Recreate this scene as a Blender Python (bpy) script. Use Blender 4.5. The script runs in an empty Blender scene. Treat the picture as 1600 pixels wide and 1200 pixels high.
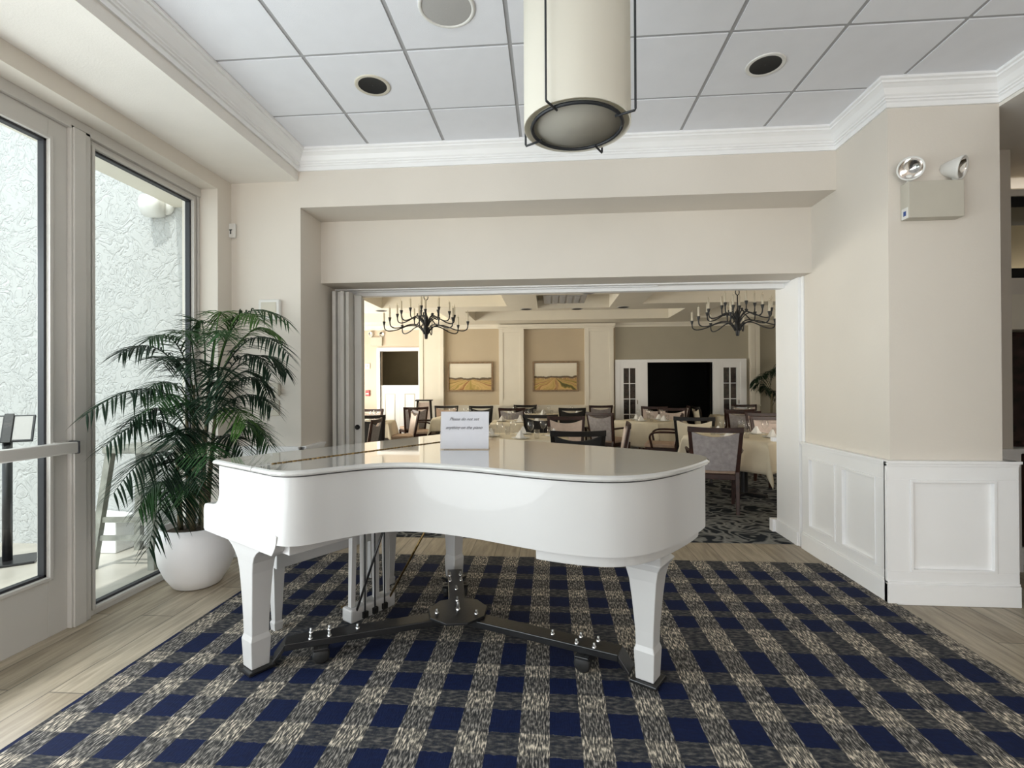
import bpy, bmesh, math, random
from mathutils import Vector, Matrix
random.seed(7)
sc = bpy.context.scene
col = sc.collection
R = math.radians
PI = math.pi

# ---------------------------------------------------------------- materials
def new_mat(name):
    m = bpy.data.materials.new(name); m.use_nodes = True
    nt = m.node_tree; nt.nodes.clear()
    out = nt.nodes.new('ShaderNodeOutputMaterial')
    return m, nt, out

def N(nt, typ, **kw):
    n = nt.nodes.new(typ)
    for k, v in kw.items():
        if k.startswith('i_'):
            n.inputs[k[2:].replace('_', ' ')].default_value = v
        else:
            setattr(n, k, v)
    return n

def ramp(nt, stops, interp='LINEAR'):
    n = nt.nodes.new('ShaderNodeValToRGB'); cr = n.color_ramp; cr.interpolation = interp
    while len(cr.elements) < len(stops): cr.elements.new(0.5)
    for e, (p, c) in zip(cr.elements, stops):
        e.position = p; e.color = (*c, 1)
    return n

def paint(name, c, rough=0.5, var=0.04, scale=6.0, bump=0.0, bscale=60.0, metal=0.0, coat=0.0, spec=0.5, sheen=0.0):
    """principled with a faint noise variation of colour and an optional fine bump"""
    m, nt, out = new_mat(name)
    p = N(nt, 'ShaderNodeBsdfPrincipled'); L = nt.links
    p.inputs['Roughness'].default_value = rough; p.inputs['Metallic'].default_value = metal
    p.inputs['Coat Weight'].default_value = coat; p.inputs['Coat Roughness'].default_value = 0.03
    p.inputs['Specular IOR Level'].default_value = spec
    p.inputs['Sheen Weight'].default_value = sheen
    tc = N(nt, 'ShaderNodeTexCoord')
    nz = N(nt, 'ShaderNodeTexNoise'); nz.inputs['Scale'].default_value = scale; nz.inputs['Detail'].default_value = 4
    L.new(tc.outputs['Object'], nz.inputs['Vector'])
    a = tuple(max(0, x * (1 - var)) for x in c); b = tuple(min(1, x * (1 + var)) for x in c)
    r = ramp(nt, [(0.3, a), (0.7, b)])
    L.new(nz.outputs['Fac'], r.inputs['Fac']); L.new(r.outputs['Color'], p.inputs['Base Color'])
    if bump:
        n2 = N(nt, 'ShaderNodeTexNoise'); n2.inputs['Scale'].default_value = bscale; n2.inputs['Detail'].default_value = 3
        L.new(tc.outputs['Object'], n2.inputs['Vector'])
        bp = N(nt, 'ShaderNodeBump'); bp.inputs['Strength'].default_value = bump; bp.inputs['Distance'].default_value = 0.01
        L.new(n2.outputs['Fac'], bp.inputs['Height']); L.new(bp.outputs['Normal'], p.inputs['Normal'])
    L.new(p.outputs['BSDF'], out.inputs['Surface'])
    return m

def glass_mat(name, tint=(0.95, 0.98, 0.97), base=0.03, grow=0.5):
    m, nt, out = new_mat(name); L = nt.links
    t = N(nt, 'ShaderNodeBsdfTransparent'); t.inputs['Color'].default_value = (*tint, 1)
    g = N(nt, 'ShaderNodeBsdfGlossy'); g.inputs['Roughness'].default_value = 0.01
    f = N(nt, 'ShaderNodeLayerWeight'); f.inputs['Blend'].default_value = 0.3
    pw_ = N(nt, 'ShaderNodeMath', operation='POWER'); pw_.inputs[1].default_value = 2.5
    mm = N(nt, 'ShaderNodeMath', operation='MULTIPLY_ADD'); mm.inputs[1].default_value = grow; mm.inputs[2].default_value = base
    mx = N(nt, 'ShaderNodeMixShader')
    L.new(f.outputs['Facing'], pw_.inputs[0]); L.new(pw_.outputs['Value'], mm.inputs[0]); L.new(mm.outputs['Value'], mx.inputs['Fac'])
    L.new(t.outputs['BSDF'], mx.inputs[1]); L.new(g.outputs['BSDF'], mx.inputs[2]); L.new(mx.outputs['Shader'], out.inputs['Surface'])
    return m

def wood_floor(name):
    m, nt, out = new_mat(name); L = nt.links
    p = N(nt, 'ShaderNodeBsdfPrincipled'); p.inputs['Roughness'].default_value = 0.42; p.inputs['Specular IOR Level'].default_value = 0.4
    tc = N(nt, 'ShaderNodeTexCoord'); sp = N(nt, 'ShaderNodeSeparateXYZ'); cb = N(nt, 'ShaderNodeCombineXYZ')
    L.new(tc.outputs['Object'], sp.inputs['Vector']); L.new(sp.outputs['Y'], cb.inputs['X']); L.new(sp.outputs['X'], cb.inputs['Y'])
    mp = N(nt, 'ShaderNodeMapping'); mp.inputs['Location'].default_value = (0.28, 0.055, 0)
    L.new(cb.outputs['Vector'], mp.inputs['Vector'])
    b = N(nt, 'ShaderNodeTexBrick'); b.offset = 0.37; b.offset_frequency = 2
    b.inputs['Color1'].default_value = (0.43, 0.375, 0.295, 1); b.inputs['Color2'].default_value = (0.31, 0.26, 0.195, 1)
    b.inputs['Mortar'].default_value = (0.17, 0.15, 0.12, 1); b.inputs['Scale'].default_value = 1
    b.inputs['Mortar Size'].default_value = 0.0035; b.inputs['Brick Width'].default_value = 1.2; b.inputs['Row Height'].default_value = 0.205
    L.new(mp.outputs['Vector'], b.inputs['Vector'])
    m2 = N(nt, 'ShaderNodeMapping'); m2.inputs['Scale'].default_value = (1.5, 14, 1); L.new(cb.outputs['Vector'], m2.inputs['Vector'])
    nz = N(nt, 'ShaderNodeTexNoise'); nz.inputs['Scale'].default_value = 2.2; nz.inputs['Detail'].default_value = 8; nz.inputs['Distortion'].default_value = 0.6
    L.new(m2.outputs['Vector'], nz.inputs['Vector'])
    r = ramp(nt, [(0.25, (0.62, 0.60, 0.56)), (0.75, (1.3, 1.28, 1.24))]); L.new(nz.outputs['Fac'], r.inputs['Fac'])
    mx = N(nt, 'ShaderNodeMix', data_type='RGBA', blend_type='MULTIPLY'); mx.inputs['Factor'].default_value = 1
    L.new(b.outputs['Color'], mx.inputs['A']); L.new(r.outputs['Color'], mx.inputs['B']); L.new(mx.outputs['Result'], p.inputs['Base Color'])
    bp = N(nt, 'ShaderNodeBump'); bp.inputs['Strength'].default_value = 0.25; bp.inputs['Distance'].default_value = 0.003
    L.new(b.outputs['Fac'], bp.inputs['Height']); bp.invert = True; L.new(bp.outputs['Normal'], p.inputs['Normal'])
    L.new(p.outputs['BSDF'], out.inputs['Surface'])
    return m

def plaid_rug(name):
    m, nt, out = new_mat(name); L = nt.links
    p = N(nt, 'ShaderNodeBsdfPrincipled'); p.inputs['Roughness'].default_value = 0.85; p.inputs['Specular IOR Level'].default_value = 0.25
    tc = N(nt, 'ShaderNodeTexCoord'); sp = N(nt, 'ShaderNodeSeparateXYZ'); L.new(tc.outputs['Object'], sp.inputs['Vector'])
    # wobble of the woven edges
    wn = N(nt, 'ShaderNodeTexNoise'); wn.inputs['Scale'].default_value = 45; wn.inputs['Detail'].default_value = 2; L.new(tc.outputs['Object'], wn.inputs['Vector'])
    wob = N(nt, 'ShaderNodeMath', operation='MULTIPLY_ADD'); wob.inputs[1].default_value = 0.02; wob.inputs[2].default_value = -0.01
    L.new(wn.outputs['Fac'], wob.inputs[0])
    # stripes along Y: period .246, grey half
    ax = N(nt, 'ShaderNodeMath', operation='ADD'); L.new(sp.outputs['X'], ax.inputs[0]); ax.inputs[1].default_value = 0.006 + 24.6 - 0.123
    fx = N(nt, 'ShaderNodeMath', operation='MODULO'); L.new(ax.outputs['Value'], fx.inputs[0]); fx.inputs[1].default_value = 0.246
    sx = N(nt, 'ShaderNodeMath', operation='LESS_THAN'); L.new(fx.outputs['Value'], sx.inputs[0]); sx.inputs[1].default_value = 0.121
    # bands along X, uneven, given by their edges
    ay = N(nt, 'ShaderNodeMath', operation='ADD'); L.new(sp.outputs['Y'], ay.inputs[0]); L.new(wob.outputs['Value'], ay.inputs[1])
    ry = N(nt, 'ShaderNodeMapRange'); ry.inputs['From Min'].default_value = -1; ry.inputs['From Max'].default_value = 4.2; L.new(ay.outputs['Value'], ry.inputs['Value'])
    edges = [(0.70, 0.84), (0.96, 1.10), (1.21, 1.35), (1.46, 1.61), (1.73, 1.86), (1.98, 2.12), (2.23, 2.36), (2.47, 2.66), (2.92, 3.05), (3.13, 3.28), (3.39, 3.56), (3.67, 3.83)]
    st = [(0.0, (1, 1, 1))]
    for a, b in edges:
        st += [((a + 1) / 5.2, (0, 0, 0)), ((b + 1) / 5.2, (1, 1, 1))]
    by = ramp(nt, st, 'CONSTANT'); L.new(ry.outputs['Result'], by.inputs['Fac'])
    # ribs: short broken threads along Y inside the grey stripes
    m3 = N(nt, 'ShaderNodeMapping'); m3.inputs['Scale'].default_value = (150, 30, 1); L.new(tc.outputs['Object'], m3.inputs['Vector'])
    rb = N(nt, 'ShaderNodeTexNoise'); rb.inputs['Scale'].default_value = 1; rb.inputs['Detail'].default_value = 2; L.new(m3.outputs['Vector'], rb.inputs['Vector'])
    rbr = ramp(nt, [(0.36, (0.025, 0.026, 0.03)), (0.5, (0.11, 0.105, 0.096)), (0.67, (0.58, 0.53, 0.46))]); L.new(rb.outputs['Fac'], rbr.inputs['Fac'])
    m4 = N(nt, 'ShaderNodeMapping'); m4.inputs['Scale'].default_value = (30, 70, 1); L.new(tc.outputs['Object'], m4.inputs['Vector'])
    rc = N(nt, 'ShaderNodeTexNoise'); rc.inputs['Scale'].default_value = 1; rc.inputs['Detail'].default_value = 3; L.new(m4.outputs['Vector'], rc.inputs['Vector'])
    band = ramp(nt, [(0.32, (0.010, 0.014, 0.026)), (0.5, (0.040, 0.041, 0.046)), (0.70, (0.13, 0.12, 0.11))]); L.new(rc.outputs['Fac'], band.inputs['Fac'])
    navy = ramp(nt, [(0.3, (0.0012, 0.0055, 0.033)), (0.8, (0.0022, 0.010, 0.055))]); L.new(rc.outputs['Fac'], navy.inputs['Fac'])
    mixn = N(nt, 'ShaderNodeMix', data_type='RGBA'); L.new(by.outputs['Color'], mixn.inputs['Factor']); L.new(navy.outputs['Color'], mixn.inputs['A']); L.new(band.outputs['Color'], mixn.inputs['B'])
    mixs = N(nt, 'ShaderNodeMix', data_type='RGBA'); L.new(sx.outputs['Value'], mixs.inputs['Factor']); L.new(mixn.outputs['Result'], mixs.inputs['A'])
    gain = N(nt, 'ShaderNodeMix', data_type='RGBA'); gain.inputs['A'].default_value = (0.66, 0.66, 0.68, 1); gain.inputs['B'].default_value = (1.35, 1.30, 1.22, 1); L.new(by.outputs['Color'], gain.inputs['Factor'])
    ml = N(nt, 'ShaderNodeMix', data_type='RGBA', blend_type='MULTIPLY'); ml.inputs['Factor'].default_value = 1; L.new(rbr.outputs['Color'], ml.inputs['A']); L.new(gain.outputs['Result'], ml.inputs['B']); L.new(ml.outputs['Result'], mixs.inputs['B'])
    L.new(mixs.outputs['Result'], p.inputs['Base Color'])
    bp = N(nt, 'ShaderNodeBump'); bp.inputs['Strength'].default_value = 0.5; bp.inputs['Distance'].default_value = 0.004
    L.new(rb.outputs['Fac'], bp.inputs['Height']); L.new(bp.outputs['Normal'], p.inputs['Normal'])
    L.new(p.outputs['BSDF'], out.inputs['Surface'])
    return m

def swirl_carpet(name):
    m, nt, out = new_mat(name); L = nt.links
    p = N(nt, 'ShaderNodeBsdfPrincipled'); p.inputs['Roughness'].default_value = 0.95; p.inputs['Specular IOR Level'].default_value = 0.1
    tc = N(nt, 'ShaderNodeTexCoord')
    nz = N(nt, 'ShaderNodeTexNoise'); nz.inputs['Scale'].default_value = 2.2; nz.inputs['Detail'].default_value = 2; L.new(tc.outputs['Object'], nz.inputs['Vector'])
    mx = N(nt, 'ShaderNodeMix', data_type='VECTOR'); mx.inputs['Factor'].default_value = 0.55
    L.new(tc.outputs['Object'], mx.inputs['A']); L.new(nz.outputs['Color'], mx.inputs['B'])
    v = N(nt, 'ShaderNodeTexVoronoi', feature='DISTANCE_TO_EDGE'); v.inputs['Scale'].default_value = 7.5; L.new(mx.outputs['Result'], v.inputs['Vector'])
    w = N(nt, 'ShaderNodeTexWave', wave_type='RINGS'); w.inputs['Scale'].default_value = 4.5; w.inputs['Distortion'].default_value = 9; w.inputs['Detail'].default_value = 2
    L.new(mx.outputs['Result'], w.inputs['Vector'])
    r1 = ramp(nt, [(0.02, (0.22, 0.22, 0.21)), (0.12, (0.02, 0.024, 0.03))]); L.new(v.outputs['Distance'], r1.inputs['Fac'])
    r2 = ramp(nt, [(0.55, (0.012, 0.015, 0.022)), (0.9, (0.20, 0.20, 0.19))]); L.new(w.outputs['Fac'], r2.inputs['Fac'])
    mm = N(nt, 'ShaderNodeMix', data_type='RGBA', blend_type='LIGHTEN'); mm.inputs['Factor'].default_value = 0.8
    L.new(r1.outputs['Color'], mm.inputs['A']); L.new(r2.outputs['Color'], mm.inputs['B']); L.new(mm.outputs['Result'], p.inputs['Base Color'])
    L.new(p.outputs['BSDF'], out.inputs['Surface'])
    return m

def stucco_mat(name, c):
    m, nt, out = new_mat(name); L = nt.links
    p = N(nt, 'ShaderNodeBsdfPrincipled'); p.inputs['Roughness'].default_value = 0.9; p.inputs['Specular IOR Level'].default_value = 0.1
    tc = N(nt, 'ShaderNodeTexCoord')
    nz = N(nt, 'ShaderNodeTexNoise'); nz.inputs['Scale'].default_value = 4; nz.inputs['Detail'].default_value = 3; nz.inputs['Distortion'].default_value = 1.8; L.new(tc.outputs['Object'], nz.inputs['Vector'])
    r = ramp(nt, [(0.46, (0, 0, 0)), (0.49, (1, 1, 1)), (0.51, (1, 1, 1)), (0.54, (0, 0, 0))]); L.new(nz.outputs['Fac'], r.inputs['Fac'])
    n2 = N(nt, 'ShaderNodeTexNoise'); n2.inputs['Scale'].default_value = 7; n2.inputs['Detail'].default_value = 2; n2.inputs['Distortion'].default_value = 2.5; L.new(tc.outputs['Object'], n2.inputs['Vector'])
    r2 = ramp(nt, [(0.47, (0, 0, 0)), (0.5, (1, 1, 1)), (0.53, (0, 0, 0))]); L.new(n2.outputs['Fac'], r2.inputs['Fac'])
    ad = N(nt, 'ShaderNodeMath', operation='MAXIMUM'); L.new(r.outputs['Color'], ad.inputs[0]); L.new(r2.outputs['Color'], ad.inputs[1])
    bp = N(nt, 'ShaderNodeBump'); bp.inputs['Strength'].default_value = 0.45; bp.inputs['Distance'].default_value = 0.03; bp.invert = True
    L.new(ad.outputs['Value'], bp.inputs['Height']); L.new(bp.outputs['Normal'], p.inputs['Normal'])
    p.inputs['Base Color'].default_value = (*c, 1)
    L.new(p.outputs['BSDF'], out.inputs['Surface'])
    return m

def landscape_mat(name, seed, hill):
    """painted field rows under a pale sky, in the board's own coordinates (x across, z up)"""
    m, nt, out = new_mat(name); L = nt.links
    p = N(nt, 'ShaderNodeBsdfPrincipled'); p.inputs['Roughness'].default_value = 0.7
    tc = N(nt, 'ShaderNodeTexCoord'); sp = N(nt, 'ShaderNodeSeparateXYZ'); L.new(tc.outputs['Object'], sp.inputs['Vector'])
    mp = N(nt, 'ShaderNodeMapping'); mp.inputs['Location'].default_value = (seed, 0, seed * 0.7); L.new(tc.outputs['Object'], mp.inputs['Vector'])
    nz = N(nt, 'ShaderNodeTexNoise'); nz.inputs['Scale'].default_value = 3.5; nz.inputs['Detail'].default_value = 4; L.new(mp.outputs['Vector'], nz.inputs['Vector'])
    # height with hilly wobble
    h = N(nt, 'ShaderNodeMath', operation='MULTIPLY_ADD'); L.new(nz.outputs['Fac'], h.inputs[0]); h.inputs[1].default_value = -0.16; L.new(sp.outputs['Z'], h.inputs[2])
    rr = N(nt, 'ShaderNodeMapRange'); rr.inputs['From Min'].default_value = -0.45; rr.inputs['From Max'].default_value = 0.35; L.new(h.outputs['Value'], rr.inputs['Value'])
    sky = ramp(nt, [(0.0, (1, 1, 1)), (hill - 0.08, (0.9, 0.9, 0.9)), (hill - 0.05, (0.16, 0.085, 0.03)), (hill, (0.11, 0.09, 0.06)), (hill + 0.02, (0.66, 0.60, 0.48)), (0.75, (0.78, 0.72, 0.60)), (1.0, (0.80, 0.75, 0.65))])
    L.new(rr.outputs['Result'], sky.inputs['Fac'])
    # fan of crop rows towards a vanishing point on the hill line
    dz = N(nt, 'ShaderNodeMath', operation='SUBTRACT'); dz.inputs[0].default_value = -0.05; L.new(sp.outputs['Z'], dz.inputs[1])
    mxz = N(nt, 'ShaderNodeMath', operation='MAXIMUM'); L.new(dz.outputs['Value'], mxz.inputs[0]); mxz.inputs[1].default_value = 0.02
    q = N(nt, 'ShaderNodeMath', operation='DIVIDE'); L.new(sp.outputs['X'], q.inputs[0]); L.new(mxz.outputs['Value'], q.inputs[1])
    qq = N(nt, 'ShaderNodeMath', operation='MULTIPLY_ADD'); L.new(nz.outputs['Fac'], qq.inputs[0]); qq.inputs[1].default_value = 2.6; L.new(q.outputs['Value'], qq.inputs[2])
    cv = N(nt, 'ShaderNodeCombineXYZ'); L.new(qq.outputs['Value'], cv.inputs['X']); cv.inputs['Y'].default_value = seed
    nf = N(nt, 'ShaderNodeTexNoise'); nf.inputs['Scale'].default_value = 0.85; nf.inputs['Detail'].default_value = 3; L.new(cv.outputs['Vector'], nf.inputs['Vector'])
    fld = ramp(nt, [(0.30, (0.10, 0.09, 0.025)), (0.42, (0.36, 0.26, 0.06)), (0.50, (0.62, 0.42, 0.17)), (0.58, (0.30, 0.13, 0.04)), (0.68, (0.66, 0.52, 0.30))])
    L.new(nf.outputs['Fac'], fld.inputs['Fac'])
    lt = N(nt, 'ShaderNodeMath', operation='LESS_THAN'); L.new(rr.outputs['Result'], lt.inputs[0]); lt.inputs[1].default_value = hill - 0.06
    mx = N(nt, 'ShaderNodeMix', data_type='RGBA'); L.new(lt.outputs['Value'], mx.inputs['Factor']); L.new(sky.outputs['Color'], mx.inputs['A']); L.new(fld.outputs['Color'], mx.inputs['B'])
    L.new(mx.outputs['Result'], p.inputs['Base Color']); L.new(p.outputs['BSDF'], out.inputs['Surface'])
    return m

def translucent_mat(name, c, t=0.4):
    m, nt, out = new_mat(name); L = nt.links
    d = N(nt, 'ShaderNodeBsdfDiffuse'); d.inputs['Color'].default_value = (*c, 1)
    tr = N(nt, 'ShaderNodeBsdfTranslucent'); tr.inputs['Color'].default_value = (*c, 1)
    wv = N(nt, 'ShaderNodeTexNoise'); wv.inputs['Scale'].default_value = 160
    tc = N(nt, 'ShaderNodeTexCoord'); L.new(tc.outputs['Object'], wv.inputs['Vector'])
    bp = N(nt, 'ShaderNodeBump'); bp.inputs['Strength'].default_value = 0.08; bp.inputs['Distance'].default_value = 0.002
    L.new(wv.outputs['Fac'], bp.inputs['Height']); L.new(bp.outputs['Normal'], d.inputs['Normal'])
    mx = N(nt, 'ShaderNodeMixShader'); mx.inputs['Fac'].default_value = t
    L.new(d.outputs['BSDF'], mx.inputs[1]); L.new(tr.outputs['BSDF'], mx.inputs[2]); L.new(mx.outputs['Shader'], out.inputs['Surface'])
    return m

M = {}
M['wall'] = paint('greige wall paint', (0.70, 0.65, 0.585), 0.6, 0.02, 2, 0.06, 90)
M['wall_dining'] = paint('tan dining wall paint', (0.50, 0.41, 0.29), 0.65, 0.03, 2, 0.05, 80)
M['wall_dining_grey'] = paint('taupe dining wall paint', (0.40, 0.365, 0.285), 0.65, 0.03, 2, 0.05, 80)
M['wall_dining_peach'] = paint('light dining wall paint', (0.62, 0.52, 0.42), 0.65, 0.03, 2, 0.05, 80)
M['soffit'] = paint('soffit paint', (0.80, 0.765, 0.72), 0.65, 0.03, 3, 0.12, 120)
M['tile'] = paint('white ceiling tile', (0.80, 0.81, 0.855), 0.85, 0.015, 8, 0.1, 220)
M['bar'] = paint('grey ceiling runner', (0.40, 0.40, 0.41), 0.6, 0.02)
M['trim'] = paint('white trim paint', (0.90, 0.90, 0.905), 0.38, 0.015, 3)
M['cream_trim'] = paint('cream trim paint', (0.76, 0.71, 0.61), 0.45, 0.02, 3)
M['frame'] = paint('white door frame metal', (0.60, 0.58, 0.55), 0.4, 0.02, 4)
M['gasket'] = paint('black glazing gasket', (0.02, 0.02, 0.025), 0.5, 0.1)
M['glass'] = glass_mat('window glass')
M['wineglass'] = glass_mat('table glass', (0.97, 0.97, 0.97), 0.06, 1.0)
M['acrylic'] = glass_mat('clear acrylic', (0.97, 0.97, 0.98), 0.03, 0.7)
M['floor'] = wood_floor('wood plank floor')
M['rug'] = plaid_rug('navy plaid rug')
M['carpet'] = swirl_carpet('swirl carpet')
M['piano'] = paint('white piano lacquer', (0.515, 0.51, 0.505), 0.30, 0.005, 2, coat=0.25, spec=0.25)
M['lid'] = paint('white piano lid lacquer', (0.52, 0.515, 0.50), 0.15, 0.005, 2, coat=1.0)
M['brass'] = paint('brass', (0.26, 0.17, 0.07), 0.35, 0.6, 40, metal=1.0)
M['chrome'] = paint('chrome', (0.75, 0.75, 0.76), 0.15, 0.03, metal=1.0)
M['black_metal'] = paint('black metal', (0.012, 0.012, 0.013), 0.32, 0.2, 12, 0.05, 60)
M['iron'] = paint('dark iron', (0.012, 0.014, 0.018), 0.5, 0.2, 20)
M['rubber'] = paint('black rubber', (0.012, 0.012, 0.012), 0.6, 0.2)
M['paper'] = paint('white paper', (0.64, 0.64, 0.66), 0.7, 0.02)
M['ink'] = paint('grey ink', (0.05, 0.05, 0.06), 0.7, 0.1)
M['pot'] = paint('white glazed planter', (0.88, 0.88, 0.90), 0.35, 0.02)
M['soil'] = paint('dark soil', (0.05, 0.035, 0.022), 0.95, 0.4, 60, 0.8, 80)
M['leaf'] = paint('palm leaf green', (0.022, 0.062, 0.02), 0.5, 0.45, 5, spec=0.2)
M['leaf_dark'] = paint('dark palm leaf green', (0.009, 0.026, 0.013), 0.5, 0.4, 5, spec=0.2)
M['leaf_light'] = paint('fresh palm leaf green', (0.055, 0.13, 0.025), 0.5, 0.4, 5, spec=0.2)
M['cane'] = paint('palm cane', (0.13, 0.11, 0.06), 0.7, 0.4, 25, 0.3, 60)
M['shade'] = translucent_mat('white linen shade', (0.80, 0.77, 0.69), 0.35)
M['diffuser'] = translucent_mat('frosted diffuser', (0.68, 0.66, 0.60), 0.45)
M['plastic'] = paint('white plastic', (0.74, 0.73, 0.70), 0.4, 0.02)
M['beige_plastic'] = paint('beige plastic', (0.60, 0.56, 0.47), 0.45, 0.03)
M['light_box'] = paint('painted steel box', (0.52, 0.49, 0.42), 0.5, 0.02)
M['reflector'] = paint('lamp reflector', (0.72, 0.70, 0.68), 0.12, 0.25, 35, metal=1.0)
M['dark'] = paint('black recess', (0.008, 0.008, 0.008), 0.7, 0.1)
M['grille'] = paint('speaker grille', (0.42, 0.41, 0.40), 0.6, 0.05, 300)
M['chair_wood'] = paint('dark mahogany', (0.032, 0.010, 0.006), 0.4, 0.45, 16, spec=0.35)
M['chair_black'] = paint('espresso wood', (0.008, 0.006, 0.005), 0.4, 0.4, 16, spec=0.35)
M['fabric'] = paint('lilac grey upholstery', (0.33, 0.30, 0.30), 0.85, 0.18, 22, 0.3, 120, sheen=0.2)
M['fabric_front'] = paint('blush upholstery', (0.60, 0.50, 0.45), 0.8, 0.08, 18, 0.2, 120)
M['seat'] = paint('tan seat upholstery', (0.44, 0.32, 0.24), 0.75, 0.12, 14, 0.2, 90)
M['fabric_black'] = paint('black upholstery', (0.016, 0.015, 0.015), 0.8, 0.2, 14, 0.2, 90)
M['cloth'] = paint('ivory tablecloth', (0.72, 0.65, 0.51), 0.85, 0.06, 6, 0.1, 150)
M['napkin'] = paint('white napkin', (0.80, 0.79, 0.77), 0.85, 0.03)
M['stucco'] = stucco_mat('white stucco', (0.47, 0.475, 0.47))
M['outside_floor'] = paint('pale porch tile', (0.42, 0.39, 0.34), 0.35, 0.15, 3)
M['gold_frame'] = paint('bronze picture frame', (0.22, 0.14, 0.07), 0.4, 0.25, 20)
M['art1'] = landscape_mat('field painting', 1.3, 0.42)
M['art2'] = landscape_mat('hill painting', 4.1, 0.47)
M['red'] = paint('red plastic', (0.45, 0.03, 0.035), 0.4, 0.05)
M['blue'] = paint('blue sticker', (0.02, 0.06, 0.25), 0.5, 0.05)
M['grey_wood'] = paint('weathered grey wood', (0.24, 0.24, 0.21), 0.7, 0.3, 9, 0.2, 40)
M['candle'] = paint('ivory candle sleeve', (0.74, 0.70, 0.60), 0.5, 0.03)
M['bulb'] = glass_mat('clear bulb', (0.97, 0.96, 0.93), 0.08, 1.0)
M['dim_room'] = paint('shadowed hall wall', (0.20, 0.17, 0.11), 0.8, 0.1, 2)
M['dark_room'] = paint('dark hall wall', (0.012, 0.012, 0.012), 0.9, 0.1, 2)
M['books'] = paint('dark shelf contents', (0.045, 0.02, 0.018), 0.6, 0.9, 14)

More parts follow.
